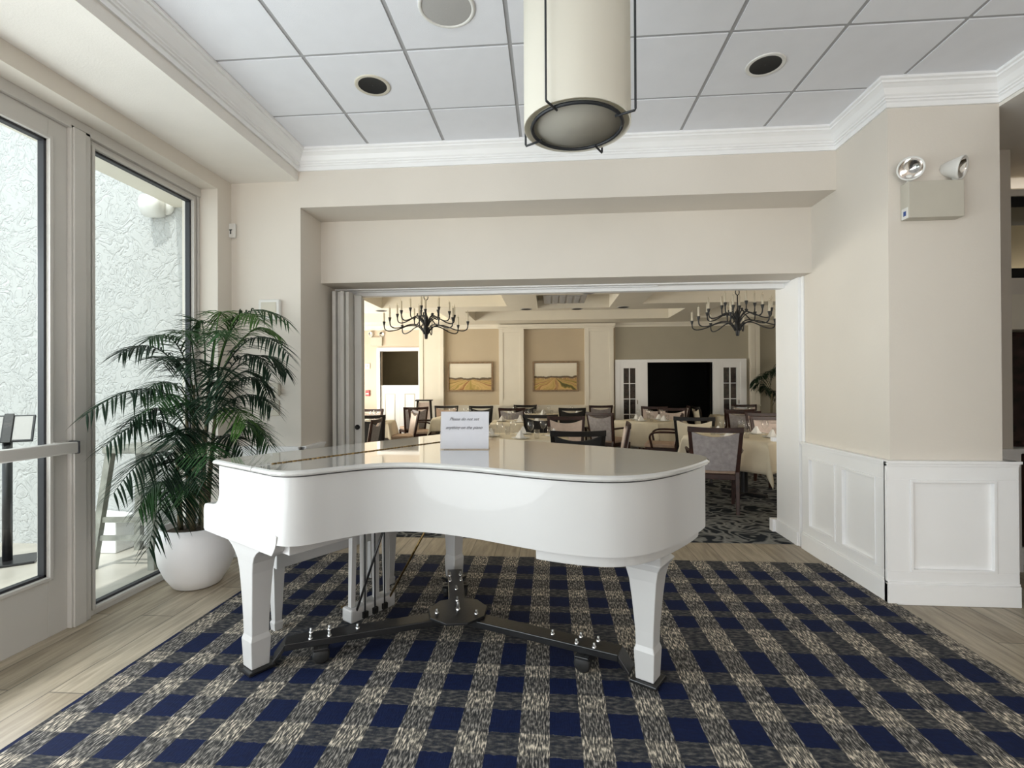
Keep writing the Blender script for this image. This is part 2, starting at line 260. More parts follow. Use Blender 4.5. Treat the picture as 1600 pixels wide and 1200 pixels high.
# ---------------------------------------------------------------- mesh helpers
class MB:
    def __init__(s): s.v = []; s.f = []; s.sm = []
    def add(s, vs, fs, smooth=False):
        o = len(s.v); s.v += [tuple(v) for v in vs]
        for f in fs: s.f.append(tuple(i + o for i in f)); s.sm.append(smooth)
        return s
    def box(s, x0, x1, y0, y1, z0, z1):
        if x0 > x1: x0, x1 = x1, x0
        if y0 > y1: y0, y1 = y1, y0
        if z0 > z1: z0, z1 = z1, z0
        return s.add([(x0, y0, z0), (x1, y0, z0), (x1, y1, z0), (x0, y1, z0), (x0, y0, z1), (x1, y0, z1), (x1, y1, z1), (x0, y1, z1)],
                     [(0, 3, 2, 1), (4, 5, 6, 7), (0, 1, 5, 4), (1, 2, 6, 5), (2, 3, 7, 6), (3, 0, 4, 7)])
    def hexa(s, P):
        """eight corners: bottom four ccw, top four ccw"""
        return s.add(P, [(0, 3, 2, 1), (4, 5, 6, 7), (0, 1, 5, 4), (1, 2, 6, 5), (2, 3, 7, 6), (3, 0, 4, 7)])
    def prism(s, poly, z0, z1, fn=None, smooth=False):
        n = len(poly); fn = fn or (lambda a, b, c: (a, b, c))
        vs = [fn(a, b, z0) for a, b in poly] + [fn(a, b, z1) for a, b in poly]
        s.add(vs, [tuple(range(n))[::-1], tuple(range(n, 2 * n))])
        o = len(s.v) - 2 * n
        for i in range(n):
            j = (i + 1) % n; s.f.append((o + i, o + j, o + n + j, o + n + i)); s.sm.append(smooth)
        return s
    def lathe(s, prof, c=(0, 0, 0), n=24, smooth=True, cap=False, M4=None):
        vs = []
        for r, z in prof:
            for k in range(n):
                a = 2 * PI * k / n; vs.append(Vector((c[0] + r * math.cos(a), c[1] + r * math.sin(a), c[2] + z)))
        if M4: vs = [M4 @ v for v in vs]
        fs = []
        for i in range(len(prof) - 1):
            for k in range(n):
                k2 = (k + 1) % n; fs.append((i * n + k, i * n + k2, (i + 1) * n + k2, (i + 1) * n + k))
        s.add(vs, fs, smooth)
        if cap:
            o = len(s.v) - len(vs)
            s.f.append(tuple(o + k for k in range(n))[::-1]); s.sm.append(False)
            s.f.append(tuple(o + (len(prof) - 1) * n + k for k in range(n))); s.sm.append(False)
        return s
    def tube(s, path, r, n=8, smooth=True, caps=True):
        P = [Vector(p) for p in path]; rr = r if isinstance(r, (list, tuple)) else [r] * len(P)
        up = Vector((0, 0, 1)); rings = []; prev = None
        for i, p in enumerate(P):
            t = (P[min(i + 1, len(P) - 1)] - P[max(i - 1, 0)])
            t = t.normalized() if t.length > 1e-9 else up
            if prev is None:
                a = t.cross(up) if abs(t.dot(up)) < 0.95 else t.cross(Vector((1, 0, 0)))
            else:
                a = prev - t * prev.dot(t)
            a.normalize(); b = t.cross(a); prev = a
            rings.append([p + (a * math.cos(2 * PI * k / n) + b * math.sin(2 * PI * k / n)) * rr[i] for k in range(n)])
        vs = [v for rg in rings for v in rg]; fs = []
        for i in range(len(P) - 1):
            for k in range(n):
                k2 = (k + 1) % n; fs.append((i * n + k, i * n + k2, (i + 1) * n + k2, (i + 1) * n + k))
        s.add(vs, fs, smooth)
        if caps:
            o = len(s.v) - len(vs)
            s.f.append(tuple(o + k for k in range(n))[::-1]); s.sm.append(False)
            s.f.append(tuple(o + (len(P) - 1) * n + k for k in range(n))); s.sm.append(False)
        return s
    def loft(s, rings, smooth=False, caps=True):
        n = len(rings[0]); vs = [v for rg in rings for v in rg]; fs = []
        for i in range(len(rings) - 1):
            for k in range(n):
                k2 = (k + 1) % n; fs.append((i * n + k, i * n + k2, (i + 1) * n + k2, (i + 1) * n + k))
        s.add(vs, fs, smooth)
        if caps:
            o = len(s.v) - len(vs)
            s.f.append(tuple(o + k for k in range(n))[::-1]); s.sm.append(False)
            s.f.append(tuple(o + (len(rings) - 1) * n + k for k in range(n))); s.sm.append(False)
        return s
    def xf(s, m4):
        s.v = [tuple(m4 @ Vector(v)) for v in s.v]; return s
    def build(s, name, mat, parent=None, loc=None, bevel=0.0, seg=2, fix=True):
        me = bpy.data.meshes.new(name); me.from_pydata(s.v, [], s.f)
        for p, k in zip(me.polygons, s.sm): p.use_smooth = k
        if fix:
            bm = bmesh.new(); bm.from_mesh(me); bmesh.ops.recalc_face_normals(bm, faces=bm.faces); bm.to_mesh(me); bm.free()
        me.materials.append(mat)
        o = bpy.data.objects.new(name, me); col.objects.link(o)
        if parent: o.parent = parent
        if loc: o.location = loc
        if bevel:
            b = o.modifiers.new('bevel', 'BEVEL'); b.width = bevel; b.segments = seg; b.limit_method = 'ANGLE'; b.angle_limit = R(40)
        return o

def tag(o, label, cat, group=None, kind=None):
    o['label'] = label; o['category'] = cat
    if group: o['group'] = group
    if kind: o['kind'] = kind
    return o

def empty(name, loc, rz=0.0):
    o = bpy.data.objects.new(name, None); col.objects.link(o); o.location = loc; o.rotation_euler = (0, 0, rz); o.empty_display_size = 0.1
    return o

def thing(name, label, cat, loc=(0, 0, 0), rz=0.0, group=None):
    return tag(empty(name, loc, rz), label, cat, group)

def struct(name, mb, mat, label, cat, bevel=0.0):
    return tag(mb.build(name, mat, None, None, bevel), label, cat, None, 'structure')

def copy_tree(o, parent=None):
    c = o.copy(); col.objects.link(c)
    c.parent = parent
    for ch in list(o.children): copy_tree(ch, c)
    return c

def sweep(path, prof, closed=False, side=1):
    """profile (d, z) swept along a flat path with mitred corners; d is measured to the side of the path"""
    P = [Vector((a, b)) for a, b in path]; rings = []
    for i, p in enumerate(P):
        d0 = (p - P[i - 1]).normalized() if i > 0 else None
        d1 = (P[i + 1] - p).normalized() if i < len(P) - 1 else None
        d0 = d0 or d1; d1 = d1 or d0
        n0 = Vector((d0.y, -d0.x)) * side; n1 = Vector((d1.y, -d1.x)) * side
        m = (n0 + n1).normalized(); k = 1 / max(0.3, m.dot(n0))
        rings.append([(p.x + m.x * d * k, p.y + m.y * d * k, z) for d, z in prof])
    return MB().loft(rings)

# ================================================================ ROOM SHELL
ZC = 3.337                                   # tiled ceiling
XL, XR = -2.07, 2.86                         # edges of the tiled tray
YB, YH, YD = 3.945, 4.31, 4.80               # beam face, header face, dining side of the header
XJ = 2.185                                   # right wall
YW = 12.4; ZD = 2.95                         # dining back wall and ceiling

# floors
f = MB().box(-2.95, 6.6, -9.0, 4.53, -0.08, 0)
struct('floor', f, M['floor'], 'grey-brown wood plank floor around the rug', 'floor')
c = MB().box(-5.5, 6.6, 4.53, 12.6, -0.08, 0.004)
struct('floor_dining', c, M['carpet'], 'dark swirl-patterned carpet of the dining room', 'carpet')

rg = MB().box(-2.12, 2.19, -1.2, 4.04, 0.0005, 0.009)
tag(rg.build('area_rug', M['rug'], None, None, 0.003), 'large navy and grey plaid rug under the white piano', 'rug')

# tiled ceiling: one mesh of bevelled tiles on a back plate
T = 0.6096; OX, OY = -1.435, 3.400
mb = MB()
g = 0.012
xs = [XL] + [OX + k * T for k in range(0, 8)] + [XR]
ys = [YB] + [OY - k * T for k in range(0, 20)] + [-9.0]
for i in range(len(xs) - 1):
    for j in range(len(ys) - 1):
        a, b = xs[i] + g, xs[i + 1] - g; d, e = ys[j + 1] + g, ys[j] - g
        if b - a < 0.03 or e - d < 0.03: continue
        mb.box(a, b, d, e, ZC, ZC + 0.012)
ct = struct('ceiling', mb, M['tile'], 'white tiled ceiling of the foyer', 'ceiling')
bk = MB().box(XL - 0.1, XR + 0.1, -9.0, YB + 0.4, ZC + 0.006, ZC + 0.1)
bk.build('ceiling_runners', M['bar'], ct)

# crown moulding
prof = [(0, 3.184), (0.014, 3.184), (0.014, 3.214), (0.024, 3.219), (0.024, 3.229), (0.034, 3.233), (0.034, 3.243), (0.044, 3.252), (0.062, 3.283), (0.082, 3.300),
        (0.090, 3.303), (0.090, 3.315), (0.104, 3.321), (0.104, ZC + 0.004), (0, ZC + 0.004)]
cr = sweep([(XL, -9.0), (XL, YB), (XJ, YB), (XJ, 3.37), (XR, 3.37), (XR, -9.0)], prof, side=1)
struct('trim_1', cr, M['trim'], 'white stepped crown moulding around the tiled ceiling', 'moulding')

# soffits either side
struct('ceiling_left', MB().box(-2.95, XL, -9.0, YB, 3.105, 3.44), M['soffit'], 'dropped soffit over the glass door at the left', 'soffit')
struct('ceiling_right', MB().box(XR, 6.6, -9.0, 4.0, 3.165, 3.44).box(XR, 6.6, 4.0, 5.2, 3.165, 3.44), M['soffit'], 'low ceiling over the side passage at the right', 'ceiling')

# back wall with stepped beams, left part and side parts
w = MB()
w.box(-2.95, -2.05, YB, YD, 0, 3.44)                    # pier left of the opening
w.box(-5.5, -2.95, YH, YD, 0, 3.44)
w.box(-2.05, XJ, YB, YD, 2.885, 3.44)                   # upper beam
w.box(-2.05, XJ, YH, YD, 2.335, 2.885)                  # lower header
struct('wall_back', w, M['wall'], 'greige back wall with stepped beam over the wide opening', 'wall')
w = MB().box(XJ, XR, 3.37, 4.0, 0, 3.44).box(XJ, 3.47, 4.0, 4.93, 0, 3.44)
struct('wall_right', w, M['wall'], 'greige column wall at the right with white wainscot', 'wall')
struct('wall_front', MB().box(-2.95, 6.6, -9.1, -9.0, 0, 3.44), M['wall'], 'foyer wall behind the viewer', 'wall')
struct('wall_passage_screen', MB().box(3.0, 3.1, -9.0, 2.6, 0, 3.44).box(6.5, 6.6, 2.5, 4.9, 0, 3.44).box(3.1, 6.6, 2.5, 2.6, 0, 3.44), M['wall'], 'unseen wall added to shade the side passage, with its far wall', 'wall')  # long first box is an unseen wall added to keep light off the passage

# left wall: header above glazing, return next to the back wall, low sill
w = MB()
w.box(-2.95, -2.65, -9.0, 3.775, 2.996, 3.105).box(-2.95, -2.65, -9.0, -3.4, 0, 2.996)
w.box(-2.95, -2.65, 3.775, YB, 0, 3.105)
struct('wall_left', w, M['wall'], 'left wall framing the glass door and window', 'wall')

# jamb boards at the right end of the opening
w = MB().box(2.150, XJ, 4.47, 4.90, 0, 2.335).box(2.172, XJ, 4.43, 4.47, 0, 2.335)
w.box(2.135, 2.150, 4.49, 4.93, 0, 0.12)
w.box(2.11, XJ, 4.90, 4.97, 0, 0.12).box(2.12, XJ, 4.90, 4.96, 0.86, 0.90)
struct('trim_2', w, M['trim'], 'bright white jamb boards on the right of the opening', 'jamb', 0.003)
# track in the header
w = MB()
w.box(-2.05, 2.15, 4.60, 4.66, 2.325, 2.335)
w.box(-2.05, 2.15, 4.72, 4.80, 2.290, 2.335)
w.box(-2.0, 1.0, 4.665, 4.69, 2.318, 2.335)
struct('trim_3', w, M['trim'], 'sliding door track under the header', 'track')

# wainscots
def wainscot(mb, o, d, n, L, z, panels, m=0.16, base=0.13):
    """o start, d along, n outward (2D); boards, raised frames, chair rail and baseboard in one mesh"""
    def bx(s0, s1, t0, t1, z0, z1):
        P = []
        for zz in (z0, z1):
            for s, t in ((s0, t0), (s1, t0), (s1, t1), (s0, t1)):
                P.append((o[0] + d[0] * s + n[0] * t, o[1] + d[1] * s + n[1] * t, zz))
        mb.hexa(P)
    bx(0, L, 0, 0.012, 0, z)                          # backing
    top, bot = z - 0.115, base + 0.075
    bx(0, L, 0, 0.030, top, z); bx(0, L, 0, 0.030, 0, bot)
    es = [0.0]
    for a, b in panels: es += [a, b]
    es.append(L)
    for k in range(0, len(es), 2):
        if es[k + 1] - es[k] > 0.005: bx(es[k], es[k + 1], 0, 0.030, bot, top)
    for a, b in panels:                               # thin bead round each panel
        w = 0.018
        bx(a, b, 0, 0.036, bot, bot + w); bx(a, b, 0, 0.036, top - w, top); bx(a, a + w, 0, 0.036, bot + w, top - w); bx(b - w, b, 0, 0.036, bot + w, top - w)
    bx(-0.0, L, 0, 0.042, 0, base); bx(0, L, 0, 0.036, base, base + 0.015)
    bx(-0.0, L, 0, 0.046, z - 0.012, z + 0.006); bx(0, L, 0, 0.036, z - 0.03, z - 0.012)

ZR = 0.907
w = MB(); wainscot(w, (XJ, 4.43), (0, -1), (-1, 0), 1.06, ZR, [(0.10, 0.49), (0.57, 0.96)])
struct('trim_4', w, M['trim'], 'white panelled wainscot on the wall right of the piano tail', 'wainscot', 0.002)
w = MB(); wainscot(w, (XJ - 0.042, 3.37), (1, 0), (0, -1), 0.787, ZR, [(0.14, 0.655)])
w.box(XR, 2.93, 3.37, 4.0, 0, ZR).box(XR, 2.945, 3.33, 4.0, ZR - 0.012, ZR + 0.006).box(XR, 2.93, 3.33, 4.0, 0, 0.13)
struct('trim_5', w, M['trim'], 'white panelled wainscot on the column face', 'wainscot', 0.002)
w = MB(); wainscot(w, (-2.65, YB), (1, 0), (0, -1), 0.60, ZR, [(0.12, 0.48)]); wainscot(w, (-2.05, YB), (0, 1), (1, 0), 0.36, ZR, [(0.06, 0.30)])
struct('trim_6', w, M['trim'], 'white wainscot with chair rail behind the palm', 'wainscot', 0.002)
w = MB(); wainscot(w, (2.94, 4.0), (1, 0), (0, -1), 0.56, ZR, [(0.1, 0.46)])
struct('trim_7', w, M['trim'], 'white wainscot in the passage at the right edge', 'wainscot', 0.002)

# right passage recess: dark cabinet, valance
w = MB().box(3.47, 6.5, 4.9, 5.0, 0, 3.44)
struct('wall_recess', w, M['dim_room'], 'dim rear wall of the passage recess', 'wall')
cab = thing('display_cabinet', 'dark glass-front cabinet at the far right edge beyond the column', 'cabinet', (4.02, 4.35, 0))
MB().box(-0.47, 0.5, -0.2, 0.25, 0.13, 0.86).build('lower_case', M['chair_wood'], cab, None, 0.004)
MB().box(-0.48, 0.52, -0.23, 0.27, 0.86, 0.90).build('counter', M['trim'], cab, None, 0.004)
MB().box(-0.48, 0.52, -0.23, 0.27, 0.0, 0.13).build('plinth', M['trim'], cab, None, 0.004)
MB().box(-0.47, 0.5, -0.12, 0.25, 0.90, 1.81).build('upper_case', M['books'], cab, None, 0.004)
MB().box(-0.44, 0.47, -0.128, -0.122, 0.95, 1.77).build('glass_front', M['glass'], cab)
w = MB().box(3.47, 6.5, 4.05, 4.6, 1.815, 2.08)
struct('trim_8', w, M['cream_trim'], 'cream valance over the dark cabinet at the right edge', 'valance')
w = MB().box(3.47, 6.5, 4.12, 4.6, 2.08, 2.22).box(3.47, 6.5, 4.10, 4.6, 2.85, 2.90)
struct('trim_9', w, M['wall'], 'ledge above the valance at the right edge', 'ledge')
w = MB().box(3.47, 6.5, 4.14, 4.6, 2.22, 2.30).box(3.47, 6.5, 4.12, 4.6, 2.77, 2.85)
struct('trim_10', w, M['dark'], 'dark strip above the valance', 'strip')

# ================================================================ GLAZING LEFT
XF0, XF1 = -2.885, -2.815
def glazing(name, y0, y1, label, door=False):
    e = tag(empty(name, (0, 0, 0)), label, 'door' if door else 'window', None, 'structure')
    fr = MB(); gk = MB()
    st = 0.11 if door else 0.045
    zt, zb = 2.93, 0.0
    top = 0.12 if door else 0.045
    bot = 0.34 if door else 0.055
    fr.box(XF0, XF1, y0, y0 + st, zb, zt).box(XF0, XF1, y1 - st, y1, zb, zt)
    fr.box(XF0, XF1, y0 + st, y1 - st, zt - top, zt).box(XF0, XF1, y0 + st, y1 - st, zb, zb + bot)
    k = 0.014
    a, b, c, d = y0 + st, y1 - st, zb + bot, zt - top
    gk.box(XF0 + 0.02, XF1 - 0.012, a, a + k, c, d).box(XF0 + 0.02, XF1 - 0.012, b - k, b, c, d).box(XF0 + 0.02, XF1 - 0.012, a, b, d - k, d).box(XF0 + 0.02, XF1 - 0.012, a, b, c, c + k)
    # white glazing stop
    fr.box(XF1, XF1 + 0.012, a - 0.02, a, c - 0.02, d + 0.02).box(XF1, XF1 + 0.012, b, b + 0.02, c - 0.02, d + 0.02).box(XF1, XF1 + 0.012, a, b, d, d + 0.02).box(XF1, XF1 + 0.012, a, b, c - 0.02, c)
    fr.build('frame', M['frame'], e, None, 0.003)
    gk.build('gasket', M['gasket'], e)
    MB().box(-2.853, -2.847, a, b, c, d).build('pane', M['glass'], e)
    if door:
        h = MB().box(-2.795, -2.735, y0 + 0.03, y1 - 0.005, 1.025, 1.09).box(XF1, -2.79, y1 - 0.10, y1 - 0.02, 1.02, 1.095).box(XF1, -2.79, y0 + 0.03, y0 + 0.11, 1.02, 1.095)
        h.build('push_bar', M['frame'], e, None, 0.008)
        MB().box(-2.80, -2.73, y1 - 0.012, y1 + 0.0, 1.02, 1.095).build('end_cap', M['gasket'], e, None, 0.006)
    return e
glazing('window_1', 2.815, 3.755, 'tall fixed window pane beside the glass door, behind the palm')
glazing('door_1', 1.70, 2.69, 'white framed glass entrance door with push bar at the left edge', True)
glazing('door_2', 0.66, 1.65, 'second leaf of the glass entrance doors, left of the view', True)
glazing('window_2', -1.2, 0.55, 'wide fixed window beyond the entrance doors')
glazing('window_3', -3.2, -1.3, 'wide fixed window nearest the rear of the foyer')
w = MB()
w.box(-2.90, -2.79, 2.69, 2.815, 0, 2.95).box(-2.90, -2.80, 0.55, 0.66, 0, 2.95).box(-2.90, -2.80, -1.3, -1.2, 0, 2.95).box(-2.90, -2.80, -3.4, -3.2, 0, 2.95)
w.box(-2.79, -2.778, 2.70, 2.775, 0, 2.94)
w.box(-2.90, -2.79, -3.4, 3.775, 2.93, 2.996)
w.box(-2.90, -2.80, 3.755, 3.775, 0, 2.95)
struct('trim_11', w, M['frame'], 'painted posts and head of the glazed left wall', 'frame', 0.003)

# ================================================================ OUTSIDE
struct('ground_outside', MB().box(-8.0, -2.9, -6, 4.3, -0.10, -0.02), M['outside_floor'], 'pale tile floor of the porch outside the glass', 'porch floor')
struct('wall_outside', MB().box(-8.0, -2.95, 4.2, 4.32, -0.1, 4.6), M['stucco'], 'white textured stucco wall outside the window', 'stucco wall')
struct('trim_12', MB().box(-3.35, -2.95, -3.4, 4.2, 3.02, 3.44), M['cream_trim'], 'cream exterior fascia over the glazed wall', 'fascia')
tag(MB().hexa([(-4.35, 3.98, -0.02), (-3.72, 3.98, -0.02), (-3.72, 4.19, -0.02), (-4.35, 4.19, -0.02), (-4.35, 3.98, 0.33), (-3.72, 3.98, 0.28), (-3.72, 4.19, 0.28), (-4.35, 4.19, 0.33)]).build('planter_block', M['trim'], None, None, 0.01), 'low white block on the porch floor behind the window glass', 'planter')
cam_o = thing('wall_floodlight', 'small white floodlight on the stucco wall outside the window', 'light', (-3.42, 4.2, 3.02), R(-90))
MB().lathe([(0.001, 0), (0.07, 0), (0.07, 0.03), (0.001, 0.03)], n=16, M4=Matrix.Rotation(R(90), 4, 'Y')).build('mount', M['plastic'], cam_o)
MB().lathe([(0.001, 0), (0.085, 0.0), (0.10, 0.05), (0.10, 0.16), (0.07, 0.165)], n=18, M4=Matrix.Translation((0.04, 0, 0)) @ Matrix.Rotation(R(25), 4, 'Z') @ Matrix.Rotation(R(90), 4, 'X') @ Matrix.Rotation(R(-15), 4, 'Y')).build('housing', M['plastic'], cam_o)
MB().lathe([(0.07, 0.165), (0.068, 0.16), (0.001, 0.16)], n=18, M4=Matrix.Translation((0.04, 0, 0)) @ Matrix.Rotation(R(25), 4, 'Z') @ Matrix.Rotation(R(90), 4, 'X') @ Matrix.Rotation(R(-15), 4, 'Y')).build('lens', M['chrome'], cam_o)

ts = thing('tablet_stand', 'tablet on a black floor stand outside the glass door', 'stand', (-4.42, 3.72, -0.02), R(38))
MB().box(-0.19, 0.19, -0.15, 0.15, 0, 0.02).build('base', M['black_metal'], ts, None, 0.006)
MB().tube([(0, 0, 0.02), (0, 0, 1.0)], 0.032, 12).build('pole', M['black_metal'], ts)
q = Matrix.Translation((0, 0.02, 1.09)) @ Matrix.Rotation(R(-28), 4, 'X')
MB().box(-0.16, 0.16, -0.012, 0.012, -0.12, 0.12).xf(q).build('tablet', M['iron'], ts, None, 0.006)
MB().box(-0.03, 0.03, -0.022, -0.012, -0.13, 0.13).xf(q).build('bracket', M['black_metal'], ts, None, 0.004)
MB().box(-0.145, -0.035, -0.0135, -0.0125, -0.105, 0.105).box(0.035, 0.145, -0.0135, -0.0125, -0.105, 0.105).xf(q).build('back_plate', M['grille'], ts)

st_ = thing('bar_stool', 'weathered wooden bar stool outside the window behind the palm', 'stool', (-3.36, 3.88, -0.02), R(4))
MB().box(-0.2, 0.2, -0.2, 0.2, 0.90, 0.95).build('seat', M['grey_wood'], st_, None, 0.008)
for sx in (-1, 1):
    for sy in (-1, 1):
        MB().loft([[(sx * 0.24 + a, sy * 0.24 + b, 0) for a, b in ((-.025, -.025), (.025, -.025), (.025, .025), (-.025, .025))],
                   [(sx * 0.16 + a, sy * 0.16 + b, 0.90) for a, b in ((-.025, -.025), (.025, -.025), (.025, .025), (-.025, .025))]]).build('leg', M['grey_wood'], st_)
for sy in (-1, 1):
    MB().box(-0.22, 0.22, sy * 0.215 - 0.012, sy * 0.215 + 0.012, 0.22, 0.26).build('rung', M['grey_wood'], st_)
    MB().box(-0.20, 0.20, sy * 0.205 - 0.012, sy * 0.205 + 0.012, 0.36, 0.40).build('rung', M['grey_wood'], st_)

# ================================================================ GRAND PIANO
ANG = R(-32.5)
pn = thing('grand_piano', 'glossy white grand piano with closed lid standing on the plaid rug', 'piano', (-1.712, 2.395, 0.0), ANG)
# local axes: x along the strings from keyboard to tail, y from the treble to the bass side
def catmull(pts, n=5, closed=False):
    out = []
    m = len(pts)
    for i in range(m if closed else m - 1):
        p0 = pts[(i - 1) % m] if closed or i > 0 else pts[i]; p1 = pts[i]; p2 = pts[(i + 1) % m]; p3 = pts[(i + 2) % m] if closed or i + 2 < m else p2
        for k in range(n):
            t = k / n
            out.append(tuple(0.5 * (2 * b + (c - a) * t + (2 * a - 5 * b + 4 * c - d) * t * t + (3 * b - a - 3 * c + d) * t ** 3) for a, b, c, d in zip(p0, p1, p2, p3)))
    if not closed: out.append(pts[-1])
    return out
curve = catmull([(0.56, 0.0), (0.645, 0.03), (0.70, 0.10), (0.735, 0.23), (0.79, 0.385), (0.895, 0.495), (1.05, 0.56), (1.23, 0.598), (1.42, 0.618), (1.59, 0.640), (1.75, 0.685), (1.87, 0.750), (1.955, 0.855), (2.005, 1.0), (2.033, 1.18), (2.045, 1.36), (2.035, 1.47), (1.985, 1.56), (1.90, 1.61), (1.82, 1.625)], 5)
lid_out = [(0.0, 0.0)] + curve + [(0.0, 1.625)]
def inset(poly, d):
    n = len(poly); out = []
    for i in range(n):
        p = Vector(poly[i]); a = (p - Vector(poly[i - 1])).normalized(); b = (Vector(poly[(i + 1) % n]) - p).normalized()
        na = Vector((-a.y, a.x)); nb = Vector((-b.y, b.x)); m = (na + nb)
        m = m.normalized() if m.length > 1e-6 else na
        k = 1 / max(0.5, m.dot(na)); out.append(tuple(p + m * d * k))
    return out
HX = 0.40                                   # the fold of the lid
def lid_piece(poly, name):
    o = MB()
    rings = []
    for dd, z in ((0.012, 1.010), (0.003, 1.014), (0.0, 1.020), (0.003, 1.029), (0.012, 1.035)):
        rings.append([(x, y, z) for x, y in inset(poly, dd)])
    o.loft(rings, smooth=False)
    return o.build(name, M['lid'], pn)
lid_piece([(HX + 0.002, 0.0)] + curve + [(HX + 0.002, 1.625)], 'main_lid')
lid_piece([(0, 0), (HX - 0.002, 0), (HX - 0.002, 1.625), (0, 1.625)], 'front_lid')
hg = MB()
for k in range(56):
    y0 = 0.10 + k * 0.026
    hg.tube([(HX, y0, 1.0355), (HX, y0 + 0.022, 1.0355)], 0.0045, 8)
hg.build('lid_hinge', M['brass'], pn)['label'] = 'long brass hinge'
# rim
outer = inset(lid_out, 0.022)
rim_poly = [p for p in outer]
wall_t = 0.045
inner = inset(lid_out, 0.022 + wall_t)
rim = MB()
n = len(outer)
vs = [(x, y, 0.70) for x, y in outer] + [(x, y, 1.003) for x, y in outer] + [(x, y, 0.70) for x, y in inner] + [(x, y, 1.003) for x, y in inner]
fs = []; 
for i in range(n - 1):          # open towards the keyboard
    j = i + 1
    fs += [(i, j, n + j, n + i), (2 * n + j, 2 * n + i, 3 * n + i, 3 * n + j), (n + i, n + j, 3 * n + j, 3 * n + i), (j, i, 2 * n + i, 2 * n + j)]
fs += [(0, n, 3 * n, 2 * n), (n - 1, 2 * n + n - 1, 3 * n + n - 1, 2 * n - 1)]
rim.add(vs, fs, True)
ro = rim.build('rim', M['piano'], pn)
em = ro.modifiers.new('edges', 'EDGE_SPLIT'); em.split_angle = R(40)
# underside board and the lower tier below the tail
MB().prism(inset(lid_out, 0.05), 0.705, 0.74).build('bottom_board', M['piano'], pn)
tp = [p for p in inset(lid_out, 0.055) if p[0] > 1.50]
MB().prism(tp, 0.648, 0.705).build('tail_block', M['piano'], pn, None, 0.004)
# cheeks: the arm beside the keyboard, treble and bass side
cheek = [(-0.169, 0.655), (-0.169, 0.752), (-0.163, 0.775), (-0.148, 0.788), (-0.12, 0.793), (-0.055, 0.797), (-0.02, 0.806), (0.004, 0.826), (0.016, 0.86), (0.022, 0.90), (0.022, 1.0), (0.30, 1.0), (0.30, 0.80),
         (0.585, 0.74), (0.58, 0.71), (0.57, 0.685), (0.555, 0.662), (0.54, 0.645), (0.0, 0.643), (-0.155, 0.643)]
for y0, y1 in ((0.0235, 0.075), (1.55, 1.6015)):
    MB().prism(cheek, y0, y1, lambda a, b, c: (a, c, b)).build('cheek', M['piano'], pn, None, 0.003)
MB().box(-0.155, 0.60, 0.075, 1.55, 0.645, 0.70).build('key_bed', M['piano'], pn, None, 0.003)
MB().box(-0.16, -0.135, 0.075, 1.55, 0.66, 0.745).build('key_slip', M['piano'], pn, None, 0.003)
MB().prism([(-0.13, 0.745), (-0.10, 0.775), (0.02, 0.80), (0.035, 0.95), (0.06, 0.95), (0.06, 0.70), (-0.13, 0.70)], 0.08, 1.545, lambda a, b, c: (a, c, b)).build('fallboard', M['piano'], pn, None, 0.004)
# legs
def leg(cx, cy, flare=1, top=0.645):
    rings = []
    L_ = [(0.030, 0.044, 0.044), (0.165, 0.050, 0.050), (0.190, 0.043, 0.043), (0.26, 0.045, 0.044), (0.40, 0.056, 0.048), (0.50, 0.066, 0.052), (0.555, 0.078, 0.056), (0.59, 0.100, 0.06), (0.615, 0.128, 0.062), (0.635, 0.165, 0.064), (top, 0.19, 0.065)]
    for z, a, b in L_:
        if not flare: a = min(a, 0.085 if z > .6 else a); b = max(b, a * 0.95 if z < .6 else b)
        rings.append([(cx - a, cy - b, z), (cx + a, cy - b, z), (cx + a, cy + b, z), (cx - a, cy + b, z)])
    o = MB().loft(rings).build('leg', M['piano'], pn, None, 0.004)
    return o
leg(0.235, 0.105); leg(0.235, 1.52); leg(1.835, 1.15, 0, 0.65)
# pedal lyre
LX, LY = 0.27, 0.755
ly = MB().box(LX - 0.045, LX + 0.045, LY - 0.16, LY + 0.16, 0.055, 0.135).build('lyre_box', M['piano'], pn, None, 0.012)
for dy in (-0.125, -0.045, 0.045, 0.125):
    MB().loft([[(LX + a * 0.014, LY + dy + b * 0.014, 0.135) for a, b in ((-1, -1), (1, -1), (1, 1), (-1, 1))], [(LX + a * 0.018, LY + dy * 0.9 + b * 0.016, 0.66) for a, b in ((-1, -1), (1, -1), (1, 1), (-1, 1))]]).build('lyre_post', M['piano'], pn)
for dy in (-0.07, 0, 0.07):
    MB().tube([(LX + 0.05, LY + dy, 0.07), (LX + 0.05, LY + dy, 0.68)], 0.0045, 6).build('pedal_rod', M['iron'], pn)
    MB().box(LX + 0.02, LX + 0.062, LY + dy - 0.016, LY + dy + 0.016, 0.066, 0.10).build('pedal_slot', M['dark'], pn)
    MB().box(LX - 0.17, LX - 0.04, LY + dy - 0.017, LY + dy + 0.017, 0.068, 0.078).build('pedal', M['brass'], pn, None, 0.004)
MB().tube([(LX + 0.04, LY - 0.12, 0.12), (LX + 0.26, LY - 0.06, 0.71)], 0.007, 8).build('lyre_brace', M['black_metal'], pn)
MB().tube([(LX + 0.04, LY + 0.12, 0.12), (LX + 0.40, LY + 0.18, 0.71)], 0.007, 8).build('lyre_brace', M['brass'], pn)

